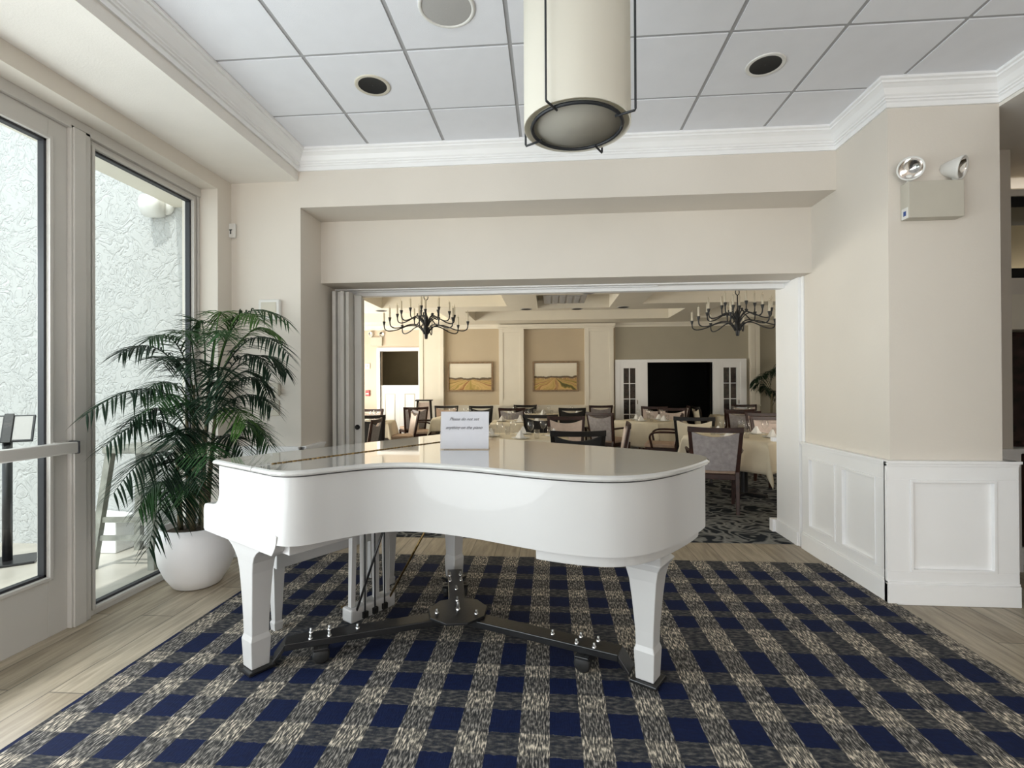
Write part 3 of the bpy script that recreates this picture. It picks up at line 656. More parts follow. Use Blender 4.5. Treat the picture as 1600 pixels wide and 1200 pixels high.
# plug hanging under the tail
pw = thing('power_plug', 'grey power plugs dangling on a cord under the piano', 'plug', (0.086, 2.66, 0.0))
MB().tube([(-0.03, 0.02, 0.66), (0.0, 0.0, 0.62), (0.03, -0.01, 0.60), (0.06, -0.02, 0.585)], 0.006, 8).build('cord', M['rubber'], pw)
MB().hexa([(0.05, -0.05, 0.55), (0.11, -0.05, 0.535), (0.11, -0.01, 0.535), (0.05, -0.01, 0.55), (0.055, -0.05, 0.585), (0.115, -0.05, 0.57), (0.115, -0.01, 0.57), (0.055, -0.01, 0.585)]).build('plug_body', M['grille'], pw, None, 0.005)
MB().tube([(0.05, -0.02, 0.59), (0.03, -0.03, 0.56), (0.05, -0.04, 0.52), (0.075, -0.05, 0.505)], 0.005, 8).build('cord', M['rubber'], pw)
MB().hexa([(0.055, -0.08, 0.465), (0.10, -0.08, 0.50), (0.10, -0.04, 0.50), (0.055, -0.04, 0.465), (0.035, -0.08, 0.49), (0.08, -0.08, 0.525), (0.08, -0.04, 0.525), (0.035, -0.04, 0.49)]).build('plug_body', M['grille'], pw, None, 0.005)

# dolly under the piano: hub and three arms with cups and casters
dl = thing('piano_dolly', 'black three-armed steel piano truck on casters under the piano', 'dolly', (-1.712, 2.395, 0.0), ANG)
HUB = Vector((0.80, 0.955)); ZT = 0.125
MB().prism([(HUB.x + 0.17 * math.cos(a), HUB.y + 0.17 * math.sin(a)) for a in [2 * PI * k / 9 + 0.2 for k in range(9)]], ZT, ZT + 0.014).build('hub_plate', M['black_metal'], dl, None, 0.003)
for (lx, ly_) in ((0.235, 0.105), (0.235, 1.52), (1.835, 1.15)):
    d = Vector((lx, ly_)) - HUB; L_ = d.length; d.normalize(); nn = Vector((-d.y, d.x))
    def P3(s, t, z): q = HUB + d * s + nn * t; return (q.x, q.y, z)
    def bar(s0, s1, w0, z0, z1, mb):
        mb.hexa([P3(s0, -w0, z0), P3(s1, -w0, z0), P3(s1, w0, z0), P3(s0, w0, z0), P3(s0, -w0, z1), P3(s1, -w0, z1), P3(s1, w0, z1), P3(s0, w0, z1)])
    arm = MB(); bar(0.06, L_ - 0.13, 0.05, ZT - 0.035, ZT, arm)
    # drop to the cup
    for k, (s0, za, s1, zb) in enumerate(((L_ - 0.13, ZT, L_ - 0.075, 0.05),)):
        arm.hexa([P3(s0, -0.05, za - 0.035), P3(s1, -0.05, zb - 0.02), P3(s1, 0.05, zb - 0.02), P3(s0, 0.05, za - 0.035), P3(s0, -0.05, za), P3(s1, -0.05, zb), P3(s1, 0.05, zb), P3(s0, 0.05, za)])
    arm.build('arm', M['black_metal'], dl, None, 0.004)
    cup = MB().box(lx - 0.065, lx + 0.065, ly_ - 0.065, ly_ + 0.065, 0.012, 0.029)
    cup.build('leg_cup', M['black_metal'], dl, None, 0.004)
    for s in (L_ - 0.30,):
        for t in (-0.062, 0.062):
            c0 = P3(s, t, 0.052)
            ax = Matrix.Translation(c0) @ Matrix.Rotation(math.atan2(d.y, d.x), 4, 'Z') @ Matrix.Rotation(R(90), 4, 'X')
            MB().lathe([(0.001, -0.018), (0.034, -0.018), (0.042, -0.011), (0.042, 0.011), (0.034, 0.018), (0.001, 0.018)], n=18, M4=ax).build('caster_wheel', M['rubber'], dl)
        fork = MB(); bar(s - 0.035, s + 0.035, 0.085, ZT - 0.048, ZT - 0.034, fork); fork.build('caster_plate', M['black_metal'], dl, None, 0.003)
    for s, t in ((L_ - 0.34, -0.035), (L_ - 0.34, 0.035), (L_ - 0.25, -0.035), (L_ - 0.25, 0.035), (L_ - 0.48, 0.0), (0.12, 0.0)):
        MB().lathe([(0.011, 0), (0.011, 0.008), (0.006, 0.009), (0.006, 0.024), (0.001, 0.026)], P3(s, t, ZT if s > 0.2 else ZT + 0.014), 8).build('bolt', M['chrome'], dl)
MB().lathe([(0.013, 0), (0.013, 0.012), (0.008, 0.013), (0.008, 0.045), (0.001, 0.048)], (HUB.x, HUB.y, ZT + 0.014), 10).build('bolt', M['chrome'], dl)

# bench
bn = thing('piano_bench', 'white piano bench tucked under the keyboard end of the piano', 'bench', (-1.712, 2.395, 0.0), ANG)
MB().box(-0.36, 0.035, 0.30, 1.26, 0.465, 0.50).build('seat', M['piano'], bn, None, 0.008)
MB().box(-0.34, 0.02, 0.32, 1.24, 0.385, 0.465).build('apron', M['piano'], bn, None, 0.004)
for x in (-0.285, -0.075):
    for y in (0.37, 1.19):
        rr = []
        for z, a in ((0.009, 0.022), (0.05, 0.026), (0.062, 0.020), (0.385, 0.033)):
            rr.append([(x - a, y - a, z), (x + a, y - a, z), (x + a, y + a, z), (x - a, y + a, z)])
        MB().loft(rr).build('leg', M['piano'], bn)

# sign on the lid
sg = thing('sign_holder', 'clear acrylic holder with a white please-do-not-set sign on the piano lid', 'sign', (-0.494, 2.83, 1.0366), R(2))
tilt = Matrix.Rotation(R(-9), 4, 'X')
MB().box(-0.142, 0.142, -0.003, 0.0, 0.0, 0.222).xf(tilt).build('acrylic_front', M['acrylic'], sg)
MB().box(-0.140, 0.140, 0.001, 0.002, 0.004, 0.219).xf(tilt).build('paper_sheet', M['paper'], sg)
MB().box(-0.142, 0.142, 0.003, 0.006, 0.0, 0.222).xf(tilt).build('acrylic_back', M['acrylic'], sg)
MB().box(-0.142, 0.142, -0.003, 0.09, 0.0, 0.003).build('acrylic_foot', M['acrylic'], sg)
def text_mesh(name, body, size, mat, parent, m4, shear=0.0, extrude=0.0003):
    cu = bpy.data.curves.new(name, 'FONT'); cu.body = body; cu.size = size; cu.shear = shear; cu.align_x = 'CENTER'; cu.extrude = extrude; cu.offset = 0.0001
    t = bpy.data.objects.new(name, cu); col.objects.link(t)
    bpy.context.view_layer.update()
    me = bpy.data.meshes.new_from_object(t.evaluated_get(bpy.context.evaluated_depsgraph_get()))
    bpy.data.objects.remove(t)
    me.transform(m4); me.materials.clear(); me.materials.append(mat)
    o = bpy.data.objects.new(name, me); col.objects.link(o); o.parent = parent
    return o
base_t = tilt @ Matrix.Translation((0, 0.0006, 0)) @ Matrix.Rotation(R(90), 4, 'X')
text_mesh('writing', 'Please do not set', 0.0245, M['ink'], sg, tilt @ Matrix.Translation((-0.005, -0.0002, 0.168)) @ Matrix.Rotation(R(90), 4, 'X'), 0.45)
text_mesh('writing', 'anything on the piano', 0.0245, M['ink'], sg, tilt @ Matrix.Translation((-0.005, -0.0002, 0.118)) @ Matrix.Rotation(R(90), 4, 'X'), 0.45)

# ================================================================ POTTED PALM
PX, PY = -2.515, 3.36
def frond_mesh(p0, p1, p2, leaf=0.2, npair=26, width=0.009, hang=0.55, seed=0):
    rnd = random.Random(seed)
    p0, p1, p2 = Vector(p0), Vector(p1), Vector(p2)
    mb = MB()
    B = lambda t: p0 * (1 - t) ** 2 + p1 * 2 * t * (1 - t) + p2 * t * t
    D = lambda t: ((p1 - p0) * 2 * (1 - t) + (p2 - p1) * 2 * t).normalized()
    mb.tube([B(k / 12) for k in range(13)], [0.006 * (1 - 0.75 * k / 12) for k in range(13)], 5)
    for i in range(npair):
        t = 0.22 + 0.78 * i / (npair - 1); c = B(t); d = D(t)
        s = d.cross(Vector((0, 0, 1)))
        s = s.normalized() if s.length > 1e-3 else Vector((1, 0, 0))
        ln = leaf * (0.45 + 0.75 * math.sin(PI * min(1, 0.18 + t * 0.78))) * rnd.uniform(0.85, 1.12)
        for sg_ in (-1, 1):
            u = (s * sg_ * rnd.uniform(0.62, 0.85) + d * rnd.uniform(0.55, 0.8) + Vector((0, 0, rnd.uniform(-0.25, 0.12)))).normalized()
            pts = []
            for k in range(5):
                q = k / 4; pts.append(c + u * ln * q + Vector((0, 0, -hang * ln * q * q)))
            wv = u.cross(Vector((0, 0, 1))); wv = (wv.normalized() if wv.length > 1e-3 else s) * width
            ws = (0.5, 1.0, 0.95, 0.6, 0.05)
            vs = []
            for k in range(5):
                vs += [pts[k] - wv * ws[k] + Vector((0, 0, -0.003 * ws[k])), pts[k], pts[k] + wv * ws[k] + Vector((0, 0, -0.003 * ws[k]))]
            fs = []
            for k in range(4):
                a = 3 * k; fs += [(a, a + 1, a + 4, a + 3), (a + 1, a + 2, a + 5, a + 4)]
            mb.add(vs, fs, False)
    return mb
pl = thing('potted_palm', 'tall bushy palm in a round white planter beside the window', 'potted plant', (PX, PY, 0))
MB().lathe([(0.001, 0.0), (0.125, 0.0), (0.15, 0.012), (0.20, 0.09), (0.238, 0.19), (0.25, 0.27), (0.243, 0.36), (0.228, 0.425), (0.222, 0.43), (0.214, 0.425), (0.214, 0.39), (0.001, 0.385)], n=40).build('planter', M['pot'], pl)
MB().lathe([(0.213, 0.388), (0.12, 0.398), (0.001, 0.402)], n=24).build('soil', M['soil'], pl)
stems = [((-0.06, 0.0), (-0.07, -0.02), 1.35), ((0.0, -0.05), (0.02, -0.06), 1.42), ((0.05, 0.02), (0.16, 0.0), 1.50), ((-0.02, 0.06), (0.02, 0.10), 1.55), ((0.08, -0.04), (0.12, -0.10), 1.1), ((-0.09, -0.05), (-0.06, -0.12), 0.95)]
for (a, b), (c, d), h in stems:
    MB().tube([(a, b, 0.39), (a * .7 + c * .3, b * .7 + d * .3, 0.39 + (h - 0.39) * .35), (a * .3 + c * .7, b * .3 + d * .7, 0.39 + (h - 0.39) * .7), (c, d, h)], [0.02, 0.016, 0.012, 0.008], 7).build('cane_stem', M['cane'], pl)
# fronds: start, control, tip in world metres
fr = [((-2.36, 3.35, 1.48), (-2.25, 3.38, 2.15), (-1.84, 3.35, 1.87), 'leaf'), ((-2.36, 3.35, 1.45), (-2.05, 3.3, 1.95), (-1.75, 3.2, 1.62), 'leaf_dark'),
      ((-2.4, 3.40, 1.40), (-2.1, 3.5, 1.80), (-1.93, 3.5, 1.52), 'leaf_dark'), ((-2.4, 3.35, 1.20), (-2.1, 3.35, 1.66), (-1.96, 3.3, 1.35), 'leaf_dark'),
      ((-2.42, 3.3, 1.15), (-2.1, 3.3, 1.48), (-1.90, 3.25, 1.27), 'leaf_dark'), ((-2.42, 3.35, 0.95), (-2.15, 3.4, 1.30), (-1.98, 3.35, 1.0), 'leaf'),
      ((-2.5, 3.3, 1.38), (-2.52, 3.2, 1.85), (-2.55, 2.98, 1.72), 'leaf'), ((-2.5, 3.3, 1.35), (-2.55, 3.1, 1.80), (-2.60, 2.82, 1.62), 'leaf_dark'),
      ((-2.5, 3.28, 1.15), (-2.50, 3.0, 1.58), (-2.56, 2.56, 1.26), 'leaf_dark'), ((-2.5, 3.25, 1.0), (-2.46, 2.95, 1.36), (-2.50, 2.62, 1.08), 'leaf_dark'),
      ((-2.5, 3.25, 0.85), (-2.42, 2.9, 1.16), (-2.42, 2.58, 0.82), 'leaf_dark'), ((-2.48, 3.2, 0.7), (-2.40, 2.95, 0.98), (-2.42, 2.82, 0.44), 'leaf_dark'),
      ((-2.5, 3.3, 1.2), (-2.5, 3.15, 1.58), (-2.52, 2.88, 1.36), 'leaf'), ((-2.5, 3.42, 1.5), (-2.55, 3.5, 2.02), (-2.62, 3.48, 1.86), 'leaf'),
      ((-2.45, 3.42, 1.5), (-2.44, 3.5, 2.12), (-2.50, 3.60, 1.93), 'leaf_light'), ((-2.4, 3.25, 0.9), (-2.3, 3.0, 1.30), (-2.18, 2.76, 1.06), 'leaf_dark'),
      ((-2.38, 3.25, 0.85), (-2.2, 3.0, 1.18), (-2.02, 2.80, 0.98), 'leaf'), ((-2.38, 3.28, 1.1), (-2.15, 3.0, 1.5), (-1.98, 2.82, 1.26), 'leaf_dark'),
      ((-2.38, 3.28, 1.3), (-2.15, 3.05, 1.7), (-1.98, 2.9, 1.42), 'leaf_dark'), ((-2.42, 3.25, 1.3), (-2.3, 3.0, 1.72), (-2.14, 2.85, 1.52), 'leaf_dark'),
      ((-2.38, 3.38, 1.0), (-2.25, 3.55, 1.3), (-2.2, 3.66, 1.02), 'leaf_dark'), ((-2.38, 3.3, 1.42), (-2.2, 3.1, 1.90), (-2.02, 2.92, 1.72), 'leaf'),
      ((-2.42, 3.22, 0.7), (-2.3, 3.0, 0.98), (-2.22, 2.88, 0.74), 'leaf'), ((-2.36, 3.3, 1.05), (-2.1, 3.1, 1.42), (-1.92, 3.0, 1.17), 'leaf_light'),
      ((-2.45, 3.22, 0.8), (-2.34, 2.95, 1.08), (-2.28, 2.75, 0.86), 'leaf_dark'), ((-2.4, 3.42, 1.46), (-2.25, 3.55, 1.98), (-2.05, 3.6, 1.80), 'leaf_light'),
      ((-2.36, 3.35, 1.52), (-2.2, 3.3, 2.05), (-1.95, 3.2, 1.86), 'leaf_light'), ((-2.44, 3.3, 1.05), (-2.4, 3.02, 1.5), (-2.33, 2.78, 1.30), 'leaf'),
      ((-2.40, 3.38, 1.25), (-2.28, 3.5, 1.7), (-2.10, 3.58, 1.40), 'leaf_dark'), ((-2.46, 3.25, 0.62), (-2.5, 3.0, 0.95), (-2.52, 2.86, 0.66), 'leaf'),
      ((-2.46, 3.25, 1.3), (-2.42, 3.0, 1.72), (-2.36, 2.86, 1.55), 'leaf_dark'), ((-2.42, 3.25, 1.1), (-2.3, 3.0, 1.45), (-2.2, 2.84, 1.22), 'leaf_dark'),
      ((-2.44, 3.22, 0.95), (-2.36, 2.98, 1.25), (-2.3, 2.85, 1.02), 'leaf_dark'), ((-2.38, 3.22, 0.78), (-2.22, 3.02, 1.1), (-2.10, 2.88, 0.85), 'leaf_dark'),
      ((-2.48, 3.3, 1.42), (-2.44, 3.2, 1.9), (-2.36, 3.05, 1.74), 'leaf'), ((-2.4, 3.3, 1.2), (-2.22, 3.15, 1.6), (-2.06, 3.0, 1.36), 'leaf_dark'),
      ((-2.44, 3.25, 0.66), (-2.34, 3.0, 0.9), (-2.30, 2.9, 0.62), 'leaf_dark'), ((-2.38, 3.3, 0.9), (-2.18, 3.2, 1.22), (-2.02, 3.12, 0.98), 'leaf_dark'),
      ((-2.5, 3.28, 1.05), (-2.48, 3.05, 1.4), (-2.52, 2.80, 1.2), 'leaf_dark'), ((-2.36, 3.34, 1.35), (-2.12, 3.3, 1.82), (-1.9, 3.25, 1.5), 'leaf_dark')]
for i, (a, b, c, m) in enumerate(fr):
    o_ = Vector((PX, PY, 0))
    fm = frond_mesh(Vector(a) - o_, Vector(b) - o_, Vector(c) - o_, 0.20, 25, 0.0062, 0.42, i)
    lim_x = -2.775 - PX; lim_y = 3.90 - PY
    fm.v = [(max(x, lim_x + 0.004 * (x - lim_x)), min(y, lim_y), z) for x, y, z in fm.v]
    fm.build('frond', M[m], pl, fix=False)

# ================================================================ CEILING FITTINGS
pd = thing('pendant_lamp', 'large white drum pendant lamp in a thin black wire frame', 'lamp', (0.105, 1.85, 2.36))
H_ = 0.66; r0 = 0.196
MB().lathe([(r0, 0.0), (r0, H_), (r0 - 0.004, H_), (r0 - 0.004, 0.0), (r0, 0.0)], n=56).build('lamp_shade', M['shade'], pd)
MB().lathe([(0.001, 0.012), (r0 - 0.03, 0.012), (r0 - 0.03, 0.008), (0.001, 0.008)], n=48).build('diffuser', M['diffuser'], pd)
ring = [((r0 - 0.030) * math.cos(a), (r0 - 0.030) * math.sin(a), 0.0) for a in [2 * PI * k / 48 for k in range(49)]]
MB().tube(ring, 0.0065, 8).build('bottom_ring', M['iron'], pd)
for k in range(4):
    a = R(-120 + 90 * k)
    ca, sa = math.cos(a), math.sin(a)
    pts = [((r0 - 0.045) * ca, (r0 - 0.045) * sa, -0.004), ((r0 + 0.028) * ca, (r0 + 0.028) * sa, -0.006), ((r0 + 0.03) * ca, (r0 + 0.03) * sa, 0.0), ((r0 + 0.03) * ca, (r0 + 0.03) * sa, H_), ((r0 + 0.0) * ca, (r0 + 0.0) * sa, H_ + 0.05), (0.02 * ca, 0.02 * sa, H_ + 0.16)]
    MB().tube(pts, 0.0042, 6).build('frame_wire', M['iron'], pd)
MB().tube([(0, 0, H_ + 0.14), (0, 0, ZC - 2.36 - 0.02)], 0.008, 8).build('stem', M['iron'], pd)
MB().lathe([(0.001, ZC - 2.36 - 0.03), (0.06, ZC - 2.36 - 0.025), (0.065, ZC - 2.36 - 0.002), (0.001, ZC - 2.36 - 0.001)], n=24).build('canopy', M['iron'], pd)

sp = thing('ceiling_speaker', 'round ceiling speaker with grey grille above the piano', 'speaker', (-0.515, 2.485, ZC))
MB().lathe([(0.145, 0.002), (0.145, -0.006), (0.138, -0.010), (0.127, -0.008), (0.125, 0.002)], n=40).build('rim', M['plastic'], sp)
MB().lathe([(0.126, -0.006), (0.06, -0.010), (0.001, -0.011)], n=40).build('grille', M['grille'], sp)
def downlight(x, y, z, r, label, group=None, trimm='plastic'):
    d = thing('recessed_downlight', label, 'ceiling light', (x, y, z), 0, group)
    MB().lathe([(r, 0.001), (r, -0.005), (r * 0.95, -0.007), (r * 0.80, -0.004)], n=28).build('trim_ring', M[trimm], d)
    MB().lathe([(r * 0.81, -0.004), (r * 0.78, -0.002), (0.001, -0.0015)], n=28).build('dark_can', M['dark'], d)
    return d
downlight(-1.125, 3.095, ZC, 0.112, 'unlit round downlight in the tiled ceiling left of the drum lamp', trimm='beige_plastic')
downlight(1.31, 3.095, ZC, 0.112, 'unlit round downlight in the tiled ceiling right of the drum lamp', trimm='plastic')

# ================================================================ WALL FITTINGS
def emergency(loc, label, s=1.0, sticker=True):
    e = thing('emergency_light', label, 'emergency light', loc)
    MB().box(-0.165 * s, 0.165 * s, -0.075 * s, 0, -0.115 * s, 0.115 * s).build('battery_box', M['light_box'], e, None, 0.004 * s)
    for sx, rz, rx in ((-1, -25, 8), (1, 36, 14)):
        b = Matrix.Translation((sx * 0.135 * s, -0.035 * s, 0.115 * s))
        MB().lathe([(0.022 * s, 0), (0.022 * s, 0.008 * s), (0.012 * s, 0.010 * s), (0.012 * s, 0.028 * s), (0.02 * s, 0.036 * s), (0.02 * s, 0.05 * s), (0.001, 0.055 * s)], n=14, M4=b).build('swivel', M['plastic'], e)
        hm = Matrix.Translation((sx * 0.135 * s, -0.04 * s, 0.20 * s)) @ Matrix.Rotation(R(rz), 4, 'Z') @ Matrix.Rotation(R(90 + rx), 4, 'X')
        head = MB().lathe([(0.001, -0.075 * s), (0.028 * s, -0.07 * s), (0.04 * s, -0.05 * s), (0.072 * s, 0.03 * s), (0.074 * s, 0.042 * s), (0.066 * s, 0.043 * s), (0.060 * s, 0.03 * s)], n=26, M4=hm).build('lamp_head', M['plastic'], e)
        MB().lathe([(0.062 * s, 0.036 * s), (0.045 * s, 0.012 * s), (0.001, -0.005 * s)], n=26, M4=hm).build('reflector', M['reflector'], head)
    if sticker:
        MB().box(-0.1662 * s, -0.165 * s, -0.068 * s, -0.012 * s, -0.113 * s, -0.045 * s).build('sticker', M['plastic'], e)
        MB().box(-0.1668 * s, -0.1662 * s, -0.052 * s, -0.028 * s, -0.095 * s, -0.065 * s).build('sticker_mark', M['blue'], e)
    return e
emergency((2.425, 3.37, 2.565), 'twin-head emergency light on the column wall right of the opening')

ms = thing('motion_sensor', 'small white sensor high on the wall above the palm', 'sensor', (-2.635, YB, 2.705))
MB().box(-0.035, 0.035, -0.03, 0, -0.06, 0.06).build('housing', M['plastic'], ms, None, 0.01)
MB().prism([(-0.012, 0.008), (0.012, 0.008), (0.012, 0.0), (0.005, 0.0), (0.005, -0.03), (-0.005, -0.03), (-0.005, 0.0), (-0.012, 0.0)], -0.032, -0.0295, lambda a, b, c: (a, c, b)).build('lens', M['iron'], ms)
pnl = thing('alarm_panel', 'white wall box half hidden by the top palm fronds', 'wall box', (-2.30, YB, 2.04))
MB().box(-0.09, 0.09, -0.045, 0, -0.085, 0.085).build('housing', M['plastic'], pnl, None, 0.012)
MB().box(-0.065, 0.065, -0.049, -0.045, -0.055, 0.06).build('cover', M['beige_plastic'], pnl, None, 0.004)
th = thing('thermostat', 'small wedge-shaped white control on the wall beside the palm', 'thermostat', (-2.285, YB, 1.385))
MB().hexa([(-0.07, -0.055, -0.05), (0.07, -0.055, -0.05), (0.07, 0, -0.05), (-0.07, 0, -0.05), (-0.055, -0.03, 0.05), (0.055, -0.03, 0.05), (0.055, 0, 0.05), (-0.055, 0, 0.05)]).build('housing', M['beige_plastic'], th, None, 0.006)
MB().hexa([(-0.028, -0.054, -0.025), (0.028, -0.054, -0.025), (0.028, -0.03, -0.025), (-0.028, -0.03, -0.025), (-0.028, -0.043, 0.02), (0.028, -0.043, 0.02), (0.028, -0.03, 0.02), (-0.028, -0.03, 0.02)]).build('display', M['plastic'], th)
so = thing('wall_plate', 'square beige wall plate with a jack below the wedge control', 'wall plate', (-2.30, YB, 1.23))
MB().box(-0.066, 0.066, -0.008, 0, -0.064, 0.064).build('plate', M['beige_plastic'], so, None, 0.003)
MB().box(-0.014, 0.014, -0.014, -0.008, -0.02, 0.004).build('jack', M['plastic'], so, None, 0.002)

# folded door panels at the left jamb
fd = tag(empty('door_3', (-2.05, 4.42, 0)), 'stack of folded white door panels at the left side of the opening', 'folding door', None, 'structure')
for k in range(4):
    MB().box(0.052 + 0.038 * k, 0.052 + 0.038 * k + 0.032, 0.0 + 0.03 * (k % 2), 0.42, 0.01, 2.285).build('door_panel', M['frame'], fd, None, 0.004)
MB().box(0.205, 0.275, 0.14, 0.175, 0.01, 2.27).build('lead_panel', M['frame'], fd, None, 0.004)
MB().lathe([(0.024, 0.0), (0.024, 0.008), (0.018, 0.009), (0.016, 0.003), (0.001, 0.003)], n=18, M4=Matrix.Translation((0.235, 0.1385, 1.02)) @ Matrix.Rotation(R(90), 4, 'X')).build('finger_pull', M['dark'], fd)

# ================================================================ DINING ROOM
w = MB().box(-5.5, -4.33, YW, YW + 0.15, 0, 3.4).box(-4.33, -3.33, YW, YW + 0.15, 2.31, 3.4).box(-3.33, -2.66, YW, YW + 0.15, 0, 3.4)
struct('wall_dining_left', w, M['wall_dining_peach'], 'pale peach wall section round the panelled half doors', 'wall')
struct('wall_dining_middle', MB().box(-2.66, 1.62, YW, YW + 0.15, 0, 3.4), M['wall_dining'], 'tan wall section behind the two paintings', 'wall')
w = MB().box(1.62, 2.38, YW, YW + 0.15, 0, 3.4).box(3.95, 5.7, YW, YW + 0.15, 0, 3.4).box(2.38, 3.95, YW, YW + 0.15, 1.965, 3.4)
struct('wall_dining_right', w, M['wall_dining_grey'], 'taupe wall section round the french doors', 'wall')
struct('wall_dining_east', MB().box(5.6, 5.7, YD, YW, 0, 3.4), M['wall_dining_grey'], 'right side wall of the dining room', 'wall')
# west wall with window openings
w = MB(); yy = YD
for a, b in ((5.4, 7.2), (7.7, 9.5), (10.0, 11.8)):
    w.box(-5.5, -5.4, yy, a, 0, 3.4).box(-5.5, -5.4, a, b, 0, 0.5).box(-5.5, -5.4, a, b, 2.6, 3.4); yy = b
w.box(-5.5, -5.4, yy, YW, 0, 3.4)
struct('wall_dining_west', w, M['wall_dining_peach'], 'left side wall of the dining room with windows', 'wall')
for i, (a, b) in enumerate(((5.4, 7.2), (7.7, 9.5), (10.0, 11.8))):
    e = tag(empty('window_%d' % (4 + i), (-5.45, (a + b) / 2, 0)), ('nearest', 'middle', 'farthest')[i] + ' window in the left side wall of the dining room', 'window', None, 'structure')
    h = (b - a) / 2
    MB().box(-0.05, 0.05, -h, -h + 0.06, 0.5, 2.6).box(-0.05, 0.05, h - 0.06, h, 0.5, 2.6).box(-0.05, 0.05, -h, h, 0.5, 0.56).box(-0.05, 0.05, -h, h, 2.54, 2.6).box(-0.03, 0.03, -0.03, 0.03, 0.56, 2.54).build('frame', M['trim'], e)
    MB().box(-0.003, 0.003, -h + 0.06, h - 0.06, 0.56, 2.54).build('pane', M['glass'], e)

# coffered ceiling: slab pieces around recesses
coff = [(-3.30, -0.82, 6.6, 9.55), (-5.3, -3.75, 6.6, 9.55), (-0.23, 1.18, 8.45, 9.9), (1.75, 4.6, 6.6, 9.5), (-1.75, 2.72, 10.17, 11.6), (3.3, 5.4, 9.95, 11.6), (-3.30, -0.82, 4.95, 6.2), (1.75, 4.6, 4.95, 6.2), (-4.9, -2.3, 10.17, 11.6)]
xs = sorted({-5.5, 5.7} | {v for c_ in coff for v in c_[:2]}); ys = sorted({YD, YW + 0.15} | {v for c_ in coff for v in c_[2:]})
mb = MB()
for i in range(len(xs) - 1):
    for j in range(len(ys) - 1):
        cx, cy = (xs[i] + xs[i + 1]) / 2, (ys[j] + ys[j + 1]) / 2
        if not any(a < cx < b and c_ < cy < d for a, b, c_, d in coff):
            mb.box(xs[i], xs[i + 1], ys[j], ys[j + 1], ZD, ZD + 0.42)
mb.box(-5.5, 5.7, YD, YW + 0.15, ZD + 0.40, ZD + 0.5)
struct('ceiling_dining', mb, M['cream_trim'], 'cream coffered ceiling of the dining room', 'ceiling')
# crown and wainscot and pilasters on the back wall
w = sweep([(-5.4, YW), (5.6, YW)], [(0, ZD - 0.10), (0.02, ZD - 0.10), (0.03, ZD - 0.06), (0.07, ZD - 0.02), (0.08, ZD), (0, ZD)], side=1)
struct('trim_13', w, M['cream_trim'], 'cream cornice along the dining room back wall', 'moulding')
def pilaster(name, x0, x1, zt, label, mat='cream_trim'):
    w = MB(); y0 = YW - 0.12
    w.box(x0, x1, y0, YW, 0, zt)
    b = 0.10; t = 0.018
    w.box(x0, x0 + b, y0 - t, y0, 0.93, zt).box(x1 - b, x1, y0 - t, y0, 0.93, zt).box(x0 + b, x1 - b, y0 - t, y0, zt - 0.12, zt).box(x0 + b, x1 - b, y0 - t, y0, 0.93, 1.06)
    w.box(x0 + b, x1 - b, y0 - 0.006, y0, 1.06, zt - 0.12) if False else None
    w.box(x0 - 0.01, x1 + 0.01, y0 - 0.03, y0, 0.90, 0.93).box(x0, x1, y0 - 0.02, y0, 0, 0.14)
    return struct(name, w, M[mat], label, 'pilaster', 0.003)
pilaster('trim_14', -3.28, -2.66, 2.93, 'white panelled pilaster left of the field painting')
pilaster('trim_15', -1.26, -0.64, 2.86, 'cream panelled pilaster between the two paintings')
pilaster('trim_16', 0.86, 1.56, 2.86, 'cream panelled pilaster right of the hill painting')
w = MB().box(-1.29, 1.60, YW - 0.20, YW, 2.86, 2.93).box(-1.27, 1.58, YW - 0.165, YW, 2.82, 2.86)
struct('trim_17', w, M['cream_trim'], 'cream entablature over the pilasters beside the paintings', 'entablature', 0.003)
w = MB()
wainscot(w, (-2.66, YW), (1, 0), (0, -1), 1.40, 0.925, [(0.1, 0.65), (0.75, 1.3)]); wainscot(w, (-0.64, YW), (1, 0), (0, -1), 1.5, 0.925, [(0.1, 0.7), (0.8, 1.4)])
wainscot(w, (-5.0, YW), (1, 0), (0, -1), 0.55, 0.80, [(0.08, 0.5)])
struct('trim_18', w, M['cream_trim'], 'white wainscot along the dining room back wall', 'wainscot')
pilaster('trim_19', 4.80, 5.02, 2.86, 'narrow white pilaster near the far right palm')

# doors in the back wall
e = tag(empty('door_4', (-3.83, YW, 0)), 'white panelled half doors below a dark opening at the far left', 'door', None, 'structure')
MB().box(-0.58, -0.50, -0.04, 0.06, 0, 2.31).box(0.50, 0.56, -0.04, 0.06, 0, 2.31).box(-0.58, 0.56, -0.04, 0.06, 2.31, 2.40).build('door_casing', M['trim'], e, None, 0.004)
for sx in (-1, 1):
    d = MB().box(min(0, sx * 0.50), max(0, sx * 0.50), 0.02, 0.06, 0.02, 1.44)
    a, b = (sx * 0.12, sx * 0.40); a, b = min(a, b), max(a, b)
    dd = d.build('half_door', M['trim'], e, None, 0.003)
    MB().box(a, b, 0.012, 0.02, 0.16, 0.19).box(a, b, 0.012, 0.02, 1.20, 1.23).box(a, a + 0.03, 0.012, 0.02, 0.19, 1.20).box(b - 0.03, b, 0.012, 0.02, 0.19, 1.20).build('panel_bead', M['frame'], dd)
struct('wall_hall', MB().box(-4.9, -2.9, 14.2, 14.3, 0, 3.0).box(-4.95, -4.85, YW + 0.15, 14.2, 0, 3.0).box(-2.95, -2.85, YW + 0.15, 14.2, 0, 3.0).box(-4.9, -2.9, YW + 0.15, 14.2, 2.9, 3.0).box(-4.9, -2.9, YW + 0.15, 14.2, -0.1, 0), M['dim_room'], 'dim olive hall seen over the half doors', 'wall')
